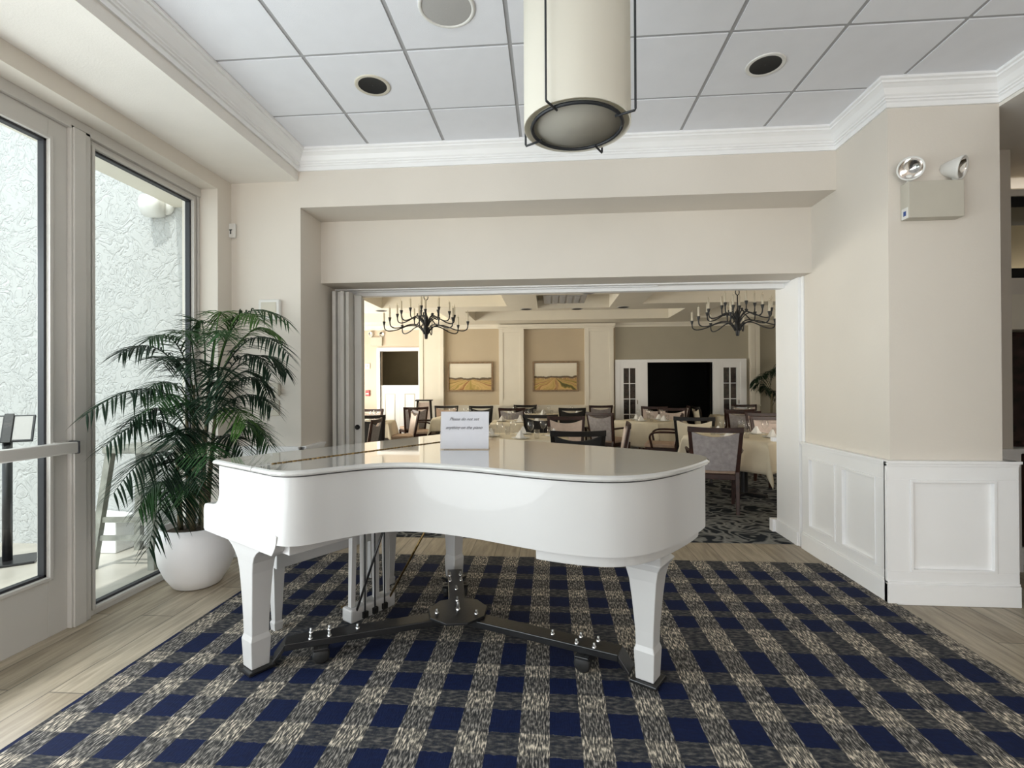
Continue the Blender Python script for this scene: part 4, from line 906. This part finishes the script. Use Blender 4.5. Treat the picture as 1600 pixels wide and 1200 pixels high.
struct('wall_dark_room', MB().box(1.7, 4.6, 15.0, 15.1, 0, 3.0).box(1.65, 1.7, YW + 0.15, 15.0, 0, 3.0).box(4.6, 4.65, YW + 0.15, 15.0, 0, 3.0).box(1.7, 4.6, YW + 0.15, 15.0, 2.6, 2.7).box(1.7, 4.6, YW + 0.15, 15.0, -0.1, 0), M['dark_room'], 'unlit dark room behind the french doors', 'wall')
# french door casing with two glazed side panels
def french(name, x0, x1, label):
    e = tag(empty(name, ((x0 + x1) / 2, YW, 0)), label, 'door', None, 'structure'); h = (x1 - x0) / 2
    y0, y1 = -0.09, -0.03
    f = MB().box(-h, -h + 0.085, y0, y1, 0, 1.965).box(h - 0.085, h, y0, y1, 0, 1.965).box(-h + 0.085, h - 0.085, y0, y1, 1.83, 1.965).box(-h + 0.085, h - 0.085, y0, y1, 0, 0.32)
    f.build('frame', M['trim'], e, None, 0.003)
    g_ = MB().box(-0.009, 0.009, y0 + 0.005, y1, 0.32, 1.83)
    for k in range(1, 4):
        z = 0.32 + k * 1.51 / 4; g_.box(-h + 0.085, h - 0.085, y0 + 0.005, y1, z - 0.009, z + 0.009)
    g_.build('muntins', M['trim'], e)
    MB().box(-h + 0.085, h - 0.085, -0.062, -0.058, 0.32, 1.83).build('pane', M['glass'], e)
    MB().box(-h + 0.02, h - 0.02, -0.028, -0.004, 0.2, 1.9).build('shelf_backing', M['books'], e)
    MB().tube([(h - 0.05, y0 - 0.03, 0.95), (h - 0.05, y0 - 0.03, 1.05)], 0.008, 8).build('handle', M['brass'], e)
    return e
french('door_5', 1.72, 2.18, 'glazed french door left of the dark doorway')
french('door_6', 4.10, 4.58, 'glazed french door right of the dark doorway')
w = MB().box(1.60, 1.72, YW - 0.10, YW, 0, 2.04).box(2.18, 2.38, YW - 0.10, YW + 0.15, 0, 1.965).box(3.95, 4.10, YW - 0.10, YW + 0.15, 0, 1.965).box(4.58, 4.72, YW - 0.10, YW, 0, 2.04).box(1.72, 4.58, YW - 0.10, YW, 1.965, 2.04)
struct('trim_20', w, M['trim'], 'white casing round the dark doorway and its glazed sides', 'casing', 0.004)
e = tag(empty('door_7', (-5.03, YW, 0)), 'bright white door at the far left of the dining room', 'door', None, 'structure')
MB().box(-0.35, 0.12, -0.05, 0, 0, 2.22).build('door_leaf', M['trim'], e, None, 0.004)
MB().tube([(0.06, -0.09, 0.98), (0.0, -0.09, 0.98)], 0.012, 8).build('handle', M['chrome'], e)
MB().box(-0.02, 0.08, -0.075, -0.05, 2.02, 2.06).build('closer', M['grille'], e)

# wall things at the far left
emergency((-4.42, YW, 2.56), 'twin-head emergency light above the far white half doors', 0.95, False)
o = thing('wall_thermostat', 'white square thermostat on the peach wall beside the half doors', 'thermostat', (-4.66, YW, 1.93))
MB().box(-0.06, 0.06, -0.03, 0, -0.07, 0.07).build('housing', M['plastic'], o, None, 0.006)
MB().box(-0.02, 0.02, -0.034, -0.03, -0.02, 0.03).build('display', M['grille'], o)
o = thing('fire_alarm_pull', 'red fire alarm pull station on the peach wall', 'fire alarm', (-4.66, YW, 1.24))
MB().box(-0.055, 0.055, -0.04, 0, -0.075, 0.075).build('housing', M['red'], o, None, 0.005)
MB().box(-0.035, 0.035, -0.05, -0.04, -0.03, 0.0).build('pull_handle', M['plastic'], o, None, 0.003)

# paintings
def picture(x, z, w_, h_, art, label):
    e = thing('painting', label, 'painting', (x, YW, z))
    t = 0.045
    MB().box(-w_ / 2, -w_ / 2 + t, -0.06, 0, -h_ / 2, h_ / 2).box(w_ / 2 - t, w_ / 2, -0.06, 0, -h_ / 2, h_ / 2).box(-w_ / 2 + t, w_ / 2 - t, -0.06, 0, h_ / 2 - t, h_ / 2).box(-w_ / 2 + t, w_ / 2 - t, -0.06, 0, -h_ / 2, -h_ / 2 + t).build('frame', M['gold_frame'], e, None, 0.004)
    MB().box(-w_ / 2 + t, w_ / 2 - t, -0.035, -0.01, -h_ / 2 + t, h_ / 2 - t).build('canvas', M[art], e)
picture(-2.0, 1.645, 1.16, 0.75, 'art1', 'framed painting of yellow field rows on the tan wall, the left one')
picture(0.14, 1.64, 1.14, 0.75, 'art2', 'framed painting with a brown hill on the tan wall, the right one')

# ceiling cassette, downlights
ac = thing('ceiling_air_unit', 'square grey air unit hanging in the small ceiling recess', 'air conditioner', (0.25, 9.2, ZD))
MB().box(-0.36, 0.42, -0.4, 0.45, 0.05, 0.38).build('housing', M['grille'], ac, None, 0.01)
for k in range(5):
    MB().box(-0.30 + k * 0.13, -0.22 + k * 0.13, -0.36, 0.40, 0.044, 0.05).build('vent_slot', M['bar'], ac)
for i, (x, y, lab) in enumerate(((-3.42, 9.85, 'dining ceiling near the left chandelier'), (-0.47, 9.95, 'dining ceiling left of the air unit'), (0.55, 10.03, 'dining ceiling behind the air unit'), (1.45, 9.9, 'dining ceiling right of the air unit'), (0.65, 8.3, 'dining ceiling in front of the air unit'))):
    downlight(x, y, ZD, 0.12, 'small dark downlight in the ' + lab, trimm='grille')

# chandeliers
def chandelier(loc, rz, label, ceil):
    e = thing('chandelier', label, 'chandelier', loc, rz, 'iron candle chandeliers')
    MB().lathe([(0.016, 0.0), (0.022, 0.008), (0.030, 0.08), (0.044, 0.15), (0.034, 0.18), (0.030, 0.27), (0.036, 0.30), (0.018, 0.34), (0.010, 0.38)], n=16).build('hub', M['iron'], e)
    MB().tube([(0, 0, 0.36), (0, 0, 0.56)], 0.008, 8).build('stem', M['iron'], e)
    lp = [(0.03 * math.sin(a), 0, 0.60 - 0.04 * math.cos(a)) for a in [2 * PI * k / 16 for k in range(17)]]
    MB().tube(lp, 0.006, 6).build('loop', M['iron'], e)
    MB().tube([(0, 0, 0.63), (0, 0, ceil - loc[2] - 0.02)], 0.005, 6).build('chain', M['iron'], e)
    MB().lathe([(0.001, ceil - loc[2] - 0.03), (0.06, ceil - loc[2] - 0.02), (0.06, ceil - loc[2] - 0.001), (0.001, ceil - loc[2])], n=16).build('canopy', M['iron'], e)
    for n_, r, z0, zlow, zcup, off in ((8, 0.60, 0.14, 0.115, 0.245, 0.0), (7, 0.42, 0.26, 0.235, 0.36, 0.35), (5, 0.22, 0.31, 0.30, 0.44, 0.8)):
        for k in range(n_):
            a = 2 * PI * k / n_ + off; ca, sa = math.cos(a), math.sin(a)
            pr = [(0.03, z0 - 0.07), (0.07, z0 + 0.0), (0.13, z0 + 0.045), (r * 0.42, z0 + 0.05), (r * 0.68, zlow + 0.02), (r * 0.86, zlow), (r * 0.95, zlow + 0.012), (r * 0.99, zlow + 0.04), (r, zcup - 0.03), (r, zcup)]
            pr = catmull(pr, 3)
            m_ = MB().tube([(ca * x, sa * x, z) for x, z in pr], 0.0085, 6)
            m_.lathe([(0.008, zcup - 0.05), (0.012, zcup - 0.04), (0.022, zcup), (0.022, zcup + 0.006), (0.001, zcup + 0.006)], (ca * r, sa * r, 0), 10)
            am = m_.build('arm', M['iron'], e)
            cd = MB().lathe([(0.0135, zcup + 0.006), (0.0135, zcup + 0.13), (0.001, zcup + 0.131)], (ca * r, sa * r, 0), 10).build('candle', M['candle'], am)
            MB().lathe([(0.006, zcup + 0.121), (0.011, zcup + 0.138), (0.006, zcup + 0.16), (0.001, zcup + 0.172)], (ca * r, sa * r, 0), 8).build('bulb', M['bulb'], am)
    return e
chandelier((-1.77, 7.0, 2.085), 0.1, 'dark iron candle chandelier at the left of the dining room', ZD + 0.40)
chandelier((2.57, 7.0, 2.075), 0.3, 'dark iron candle chandelier at the right of the dining room', ZD + 0.40)

# ---------------------------------------------------------------- chairs
def chair_proto(wood, pad_back, pad_front, arms, seatm):
    r = empty('dining_chair', (0, 0, 0))
    # origin under the back; the chair faces +y
    hw0, hw1 = 0.225, 0.265
    def post(s):
        return MB().loft([[(s * hw0 + a, -0.02 + b, 0) for a, b in ((-.018, -.018), (.018, -.018), (.018, .018), (-.018, .018))],
                          [(s * hw0 + a, 0.03 + b, 0.45) for a, b in ((-.022, -.02), (.022, -.02), (.022, .02), (-.022, .02))],
                          [(s * hw1 + a, -0.055 + b, 0.94) for a, b in ((-.02, -.014), (.02, -.014), (.02, .014), (-.02, .014))]])
    for s in (-1, 1): post(s).build('leg', wood, r, None, 0.004)
    for s in (-1, 1):
        MB().loft([[(s * 0.225 + a, 0.48 + b, 0) for a, b in ((-.017, -.017), (.017, -.017), (.017, .017), (-.017, .017))],
                   [(s * 0.235 + a, 0.47 + b, 0.41) for a, b in ((-.025, -.025), (.025, -.025), (.025, .025), (-.025, .025))]]).build('leg', wood, r, None, 0.004)
    MB().box(-0.24, 0.24, 0.02, 0.49, 0.36, 0.42).build('seat_frame', wood, r, None, 0.006)
    MB().box(-0.245, 0.245, 0.035, 0.505, 0.42, 0.485).build('seat', seatm, r, None, 0.022, 3)
    def yb(z): return 0.03 - 0.085 * (z - 0.45) / 0.49
    # crest rail: curved in plan
    cr_ = []
    for k in range(9):
        x = -0.285 + 0.57 * k / 8; q = (x / 0.285) ** 2; y = yb(0.91) - 0.02 * (1 - q); zt = 0.945 - 0.010 * (1 - q); zb = 0.885 - 0.004 * (1 - q)
        cr_.append([(x, y - 0.016, zb), (x, y + 0.012, zb), (x, y + 0.010, zt), (x, y - 0.018, zt)])
    MB().loft(cr_).build('crest_rail', wood, r, None, 0.004)
    # pad: concave top edge, open gap under the rail
    def pad(off0, off1, name, mat):
        rings = []
        for k in range(11):
            u = -1 + 2 * k / 10; zt = 0.892 - 0.058 * (1 - abs(u) ** 2.2); zb = 0.462
            rg_ = []
            for z, o_ in ((zb, off0), (zb, off1), (zt, off1), (zt, off0)):
                w_ = 0.205 + (0.245 - 0.205) * (z - 0.45) / 0.49
                rg_.append((u * w_, yb(z) + o_ - 0.02 * (1 - u * u), z))
            rings.append(rg_)
        return MB().loft(rings, smooth=False).build(name, mat, r, None, 0.006)
    pad(-0.022, 0.004, 'backrest', pad_back)
    pad(0.005, 0.032, 'back_cushion', pad_front)
    if arms:
        for s in (-1, 1):
            pth = [(s * 0.25, yb(0.66) + 0.0, 0.665), (s * 0.285, 0.15, 0.672), (s * 0.292, 0.30, 0.668), (s * 0.285, 0.385, 0.645), (s * 0.27, 0.415, 0.59), (s * 0.255, 0.40, 0.50), (s * 0.245, 0.385, 0.42)]
            MB().tube(catmull(pth, 3), 0.018, 6).build('arm', wood, r)
    return r
P_wood = chair_proto(M['chair_wood'], M['fabric'], M['fabric_front'], False, M['seat'])
P_arm = chair_proto(M['chair_wood'], M['fabric'], M['fabric_front'], True, M['seat'])
P_dark = chair_proto(M['chair_black'], M['fabric_black'], M['fabric_black'], False, M['fabric_black'])
P_tan = chair_proto(M['chair_black'], M['cloth'], M['seat'], False, M['seat'])
used = set()
def chair(p, x, y, a, label):
    if p.name in used: o = copy_tree(p)
    else: o = p; used.add(p.name)
    o.location = (x, y, 0.004); o.rotation_euler = (0, 0, R(a))
    tag(o, label, 'chair', 'upholstered dining chairs')
    return o
CH = [
 (P_arm, 1.80, 5.58, -14, 'lilac-backed armchair nearest the piano tail, seen from behind at full height'),
 (P_dark, 0.28, 5.12, 3, 'black chair back rising just behind the right half of the piano lid'),
 (P_wood, 0.90, 6.15, 84, 'dining chair turned edge-on behind the piano, at the right end of the near middle table'),
 (P_wood, 0.24, 7.42, 180, 'blush-padded chair facing the viewer across the near middle table'),
 (P_dark, -0.15, 8.0, -4, 'black chair seen from behind, in front of the table right of the piano sign'),
 (P_wood, -1.30, 8.95, -75, 'chair half hidden by the right edge of the piano sign'),
 (P_wood, -0.80, 10.42, 0, 'reddish-railed chair below the pilaster between the paintings'),
 (P_dark, -0.60, 12.02, 180, 'black-railed chair against the wainscot below the middle pilaster'),
 (P_dark, 0.46, 10.40, 0, 'black chair below the right end of the hill painting'),
 (P_arm, 0.88, 8.62, -42, 'lilac-backed armchair turned right toward the pointed tablecloth, left of its corner'),
 (P_wood, 1.18, 11.75, 10, 'brown chair at the foot of the right painting pilaster'),
 (P_arm, 2.03, 8.05, 74, 'armchair turned left toward the pointed tablecloth, right of its corner'),
 (P_tan, 2.09, 7.38, -18, 'tan-backed chair seen between the pointed tablecloth and the nearest right-hand table'),
 (P_wood, 2.46, 10.2, 172, 'blush-padded chair facing the viewer behind the pointed tablecloth'),
 (P_wood, 2.25, 10.95, 160, 'blush-padded chair standing at the left jamb of the dark doorway'),
 (P_wood, 3.58, 9.74, 2, 'lilac-backed chair seen from behind before the right french door'),
 (P_wood, 3.50, 8.40, 176, 'chair facing the viewer next to the white jamb, far side of the room'),
 (P_wood, 3.46, 9.15, -30, 'lilac chair squeezed between the right french door chair and the jamb'),
 (P_wood, 3.2, 7.45, 180, 'blush-padded chair across the nearest right-hand table, beside the jamb'),
 (P_arm, 3.02, 11.30, 80, 'armchair inside the lower left of the dark doorway view'),
 (P_tan, 3.20, 11.0, -90, 'tan chair silhouetted at the right side of the dark doorway'),
 (P_wood, 4.55, 11.98, 178, 'dark-railed chair behind the far right table'),
 (P_dark, -2.95, 7.88, 6, 'large black-framed chair nearest the folded door panels, seen from behind'),
 (P_wood, -2.52, 6.90, 96, 'narrow edge-on chair in front of the black-framed chair at the left'),
 (P_wood, -3.72, 9.98, 178, 'chair facing the viewer behind the left table, partly cut by the jamb'),
 (P_wood, -2.62, 9.35, 118, 'blush-padded chair at the right end of the left table, turned left'),
 (P_arm, -2.85, 10.25, -88, 'armchair seen from the side just left of the piano sign'),
 (P_wood, -3.02, 10.95, 30, 'chair in profile behind the blush chair, before the half doors'),
 (P_tan, -2.45, 11.55, 180, 'tan-backed chair at the foot of the left painting pilaster'),
 (P_dark, -1.60, 11.40, 180, 'black-railed chair showing above the top right corner of the sign'),
]
for c_ in CH: chair(*c_)
hc = thing('high_chair', 'tall dark wooden high chair standing by the white pilaster', 'high chair', (-3.05, 11.85, 0.004), R(10))
for sx in (-1, 1):
    for sy in (-1, 1):
        MB().tube([(sx * 0.20, sy * 0.20, 0), (sx * 0.15, sy * 0.15, 1.06)], 0.02, 6).build('leg', M['chair_black'], hc)
MB().box(-0.2, 0.2, -0.2, 0.2, 1.05, 1.08).build('tray', M['chair_black'], hc, None, 0.006)
MB().box(-0.17, 0.17, -0.16, 0.17, 0.56, 0.59).build('seat', M['chair_black'], hc)
MB().box(-0.14, 0.14, -0.135, -0.12, 0.62, 1.02).build('backrest', M['fabric_front'], hc)

# ---------------------------------------------------------------- tables
def table(x, y, hx, hy, rz, tlabel, clabel, drop=0.27, seed=0):
    rnd = random.Random(seed)
    e = thing('dining_table', tlabel, 'table', (x, y, 0.004), R(rz), 'dining tables under cloths')
    MB().box(-hx, hx, -hy, hy, 0.715, 0.745).build('tabletop', M['chair_wood'], e, None, 0.005)
    MB().lathe([(0.05, 0.04), (0.045, 0.4), (0.06, 0.715)], n=14).build('pedestal', M['black_metal'], e)
    MB().box(-0.28, 0.28, -0.04, 0.04, 0, 0.04).box(-0.04, 0.04, -0.28, 0.28, 0, 0.04).build('foot', M['black_metal'], e, None, 0.005)
    n = 44; S = []
    def axis(h): 
        pts = []
        m = 12
        for k in range(m): pts.append(-h - drop + drop * k / m)
        for k in range(9): pts.append(-h + 2 * h * k / 8)
        for k in range(1, m + 1): pts.append(h + drop * k / m)
        return pts
    ax, ay = axis(hx + 0.004), axis(hy + 0.004); hx2, hy2 = hx + 0.004, hy + 0.004
    vs = []
    for j, t in enumerate(ay):
        for i, s in enumerate(ax):
            dx = max(0, abs(s) - hx2); dy = max(0, abs(t) - hy2); sx = math.copysign(1, s); sy = math.copysign(1, t)
            if dx == 0 and dy == 0: p = (s, t, 0.750)
            elif dx > 0 and dy > 0:
                rr_ = math.hypot(dx, dy); ph = math.atan2(dy, dx)
                o_ = rr_ * (0.10 + 0.30 * math.sin(2 * ph) ** 2 * 0.6)
                p = (sx * (hx2 + o_ * math.cos(ph) + 0.01), sy * (hy2 + o_ * math.sin(ph) + 0.01), 0.748 - rr_ * 0.985)
            else:
                d_ = dx + dy; u = t if dx else s
                wv = 0.012 * math.sin(u * 9 + seed) * d_ / drop + 0.06 * d_
                p = (s if not dx else sx * (hx2 + wv + 0.006), t if not dy else sy * (hy2 + wv + 0.006), 0.749 - d_)
            vs.append(p)
    nx = len(ax); fs = [(j * nx + i, j * nx + i + 1, (j + 1) * nx + i + 1, (j + 1) * nx + i) for j in range(len(ay) - 1) for i in range(nx - 1)]
    cl = MB().add(vs, fs, True).build('tablecloth', M['cloth'], None, (x, y, 0.004)); cl.rotation_euler = (0, 0, R(rz))
    so_ = cl.modifiers.new('thickness', 'SOLIDIFY'); so_.thickness = 0.003; so_.offset = 1
    tag(cl, clabel, 'tablecloth', 'ivory tablecloths')
    return e
# prototypes for table ware
def wine_proto():
    r = empty('wine_glass', (0, 0, 0))
    MB().lathe([(0.001, 0.0), (0.034, 0.001), (0.033, 0.004), (0.006, 0.008), (0.0045, 0.02), (0.0045, 0.085)], n=14).build('stem', M['wineglass'], r)
    MB().lathe([(0.0045, 0.085), (0.02, 0.095), (0.036, 0.12), (0.041, 0.145), (0.038, 0.175), (0.031, 0.20)], n=16).build('bowl', M['wineglass'], r)
    return r
def tumbler_proto():
    return MB().lathe([(0.001, 0.0), (0.028, 0.0), (0.035, 0.11), (0.033, 0.11), (0.027, 0.006), (0.001, 0.005)], n=14).build('water_glass', M['wineglass'])
def napkin_proto():
    m_ = MB()
    m_.loft([[(-0.05, -0.05, 0), (0.05, -0.05, 0), (0.05, 0.05, 0), (-0.05, 0.05, 0)], [(-0.042, -0.03, 0.03), (0.042, -0.035, 0.03), (0.03, 0.03, 0.03), (-0.03, 0.03, 0.03)], [(-0.012, -0.012, 0.09), (0.016, -0.01, 0.085), (0.01, 0.01, 0.095), (-0.01, 0.012, 0.09)]])
    return m_.build('folded_napkin', M['napkin'], None, None, 0.006)
def plate_proto():
    return MB().lathe([(0.001, 0.0), (0.06, 0.0), (0.075, 0.004), (0.115, 0.014), (0.113, 0.017), (0.07, 0.008), (0.001, 0.006)], n=24).build('side_plate', M['plastic'])
WG, TG, NK, PT = wine_proto(), tumbler_proto(), napkin_proto(), plate_proto()
first = {}
def ware(proto, loc, rz, label, cat, group):
    o = copy_tree(proto) if proto.name in first else proto
    first[proto.name] = 1
    o.location = loc; o.rotation_euler = (0, 0, rz); tag(o, label, cat, group)
def setting(x, y, hx, hy, rz, where, seed, plates=True):
    """four places: each with a wine glass, a tumbler, a plate with a napkin"""
    rnd = random.Random(seed); c_, s_ = math.cos(R(rz)), math.sin(R(rz)); z = 0.7575
    W = lambda a, b: (x + a * c_ - b * s_, y + a * s_ + b * c_)
    for (ux, uy) in ((0, -1), (0, 1), (-1, 0), (1, 0)):
        px, py = ux * (hx - 0.17), uy * (hy - 0.17); tx, ty = -uy, ux
        j = lambda: rnd.uniform(-0.015, 0.015)
        def at(f_, g__): return W(px - ux * f_ + tx * g__ + j(), py - uy * f_ + ty * g__ + j())
        q = at(0.14, 0.13); ware(WG, (*q, z), 0, 'stemmed wine glass on ' + where, 'wine glass', 'wine glasses on ' + where)
        q = at(0.05, 0.19); ware(TG, (*q, z), 0, 'clear water tumbler on ' + where, 'glass', 'tumblers on ' + where)
        if plates:
            q = at(0.0, 0.0); ware(PT, (*q, z), 0, 'white side plate on ' + where, 'plate', 'plates on ' + where)
            ware(NK, (q[0], q[1], z + 0.0115), rnd.uniform(0, 6), 'folded white napkin on ' + where, 'napkin', 'napkins on ' + where)
TB = [
 (2.46, 6.52, 0.52, 0.52, 43, 'the nearest right-hand table', 0.36),
 (-0.36, 6.34, 0.58, 0.46, 0, 'the table just behind the piano', 0.27),
 (1.84, 9.32, 0.46, 0.46, 45, 'the table with the pointed cloth corner', 0.44),
 (-0.55, 9.05, 0.50, 0.46, 2, 'the middle table right of the sign', 0.24),
 (-0.15, 11.22, 0.95, 0.44, 0, 'the long table below the hill painting', 0.24),
 (-3.40, 8.95, 0.46, 0.46, 10, 'the left table before the half doors', 0.26),
 (-1.90, 10.35, 0.48, 0.46, 0, 'the table behind the sign', 0.26),
 (4.05, 10.85, 0.50, 0.46, 0, 'the far right table before the french door', 0.26),
]
for k, (x, y, hx, hy, rz, wh, dr) in enumerate(TB):
    table(x, y, hx, hy, rz, 'dining table hidden under the ivory cloth, ' + wh, 'ivory cloth hanging over ' + wh, dr, k)
    setting(x, y, hx, hy, rz, wh, k)

# far palm
pl2 = thing('potted_palm', 'second palm in the far right corner of the dining room', 'potted plant', (4.98, 11.6, 0.004))
MB().lathe([(0.001, 0), (0.16, 0), (0.2, 0.3), (0.19, 0.36), (0.17, 0.36), (0.001, 0.34)], n=24).build('planter', M['dark'], pl2)
MB().tube([(0, 0, 0.34), (0.02, 0.01, 1.2)], 0.025, 8).build('cane_stem', M['cane'], pl2)
for k in range(16):
    a = 2 * PI * k / 16 + 0.3; z0 = 0.85 + 0.055 * k; L_ = 0.40
    fm = frond_mesh((0, 0, z0), (0.22 * math.cos(a), 0.22 * math.sin(a), z0 + 0.48), (L_ * math.cos(a), L_ * math.sin(a), z0 + 0.22), 0.17, 16, 0.012, 0.5, 100 + k)
    fm.v = [(min(x, 0.56), min(y, 0.76), z) for x, y, z in fm.v]
    fm.build('frond', M['leaf_dark'], pl2, fix=False)

# ================================================================ LIGHT
def area(name, loc, rot, sx, sy, power, color):
    l = bpy.data.lights.new(name, 'AREA'); l.shape = 'RECTANGLE'; l.size = sx; l.size_y = sy; l.energy = power; l.color = color
    o = bpy.data.objects.new(name, l); col.objects.link(o); o.location = loc; o.rotation_euler = rot
    return o
EXPO = -0.12
area('hall_fill', (-3.8, 13.2, 2.85), (0, 0, 0), 0.5, 0.5, 9, (1.0, 0.9, 0.7))  # unseen fill added to brighten the hall above the half doors
area('daylight_foyer_windows', (-2.98, -0.5, 1.25), (0, R(-112), 0), 2.3, 5.6, 245, (0.93, 0.97, 1.0))
area('rear_fill', (-0.2, -8.9, 1.3), (R(110), 0, 0), 5.2, 2.5, 365, (1.0, 0.98, 0.96))  # added fill from behind the viewer; the rear wall has no windows
area('daylight_dining_windows', (-5.6, 8.5, 1.35), (0, R(-135), 0), 1.7, 7.0, 460, (1.0, 0.91, 0.78))
area('dining_side_fill', (4.4, 5.02, 1.5), (R(115), 0, 0), 1.8, 1.6, 95, (1.0, 0.93, 0.82))  # added fill for the right half of the dining room, no window here
sun = bpy.data.lights.new('sun', 'SUN'); sun.energy = 3.4; sun.angle = R(1.0); sun.color = (1.0, 0.97, 0.92)
so_ = bpy.data.objects.new('sun', sun); col.objects.link(so_)
so_.rotation_euler = Vector((0.05, 0.5, -1.0)).to_track_quat('-Z', 'Y').to_euler()
wd = bpy.data.worlds.new('World'); sc.world = wd; wd.use_nodes = True
nt = wd.node_tree; nt.nodes.clear()
bg = nt.nodes.new('ShaderNodeBackground'); bg.inputs['Color'].default_value = (0.90, 0.96, 1.0, 1); bg.inputs['Strength'].default_value = 2.7
wo = nt.nodes.new('ShaderNodeOutputWorld'); nt.links.new(bg.outputs['Background'], wo.inputs['Surface'])

# ================================================================ CAMERA
cd = bpy.data.cameras.new('camera'); co = bpy.data.objects.new('camera', cd); col.objects.link(co)
cd.sensor_fit = 'HORIZONTAL'; cd.sensor_width = 36.0; cd.lens = 36.0 * 773.68 / 1600; cd.clip_start = 0.05; cd.clip_end = 100
yaw, pit, rol = -0.0762482, 0.0045615, -0.0048292
fw = Vector((math.sin(yaw) * math.cos(pit), math.cos(yaw) * math.cos(pit), math.sin(pit)))
rt = Vector((math.cos(yaw), -math.sin(yaw), 0)); up = rt.cross(fw)
rt2 = rt * math.cos(rol) + up * math.sin(rol); up2 = -rt * math.sin(rol) + up * math.cos(rol)
mw = Matrix((rt2, up2, -fw)).transposed().to_4x4(); mw.translation = (0, 0, 1.40)
co.matrix_world = mw
sc.camera = co
sc.view_settings.view_transform = 'Standard'; sc.view_settings.look = 'None'; sc.view_settings.gamma = 1.0; sc.view_settings.exposure = EXPO
sc.view_settings.use_curve_mapping = False
sc.cycles.use_denoising = True
sc.cycles.max_bounces = 12; sc.cycles.diffuse_bounces = 6; sc.cycles.transparent_max_bounces = 24; sc.cycles.sample_clamp_indirect = 6.0
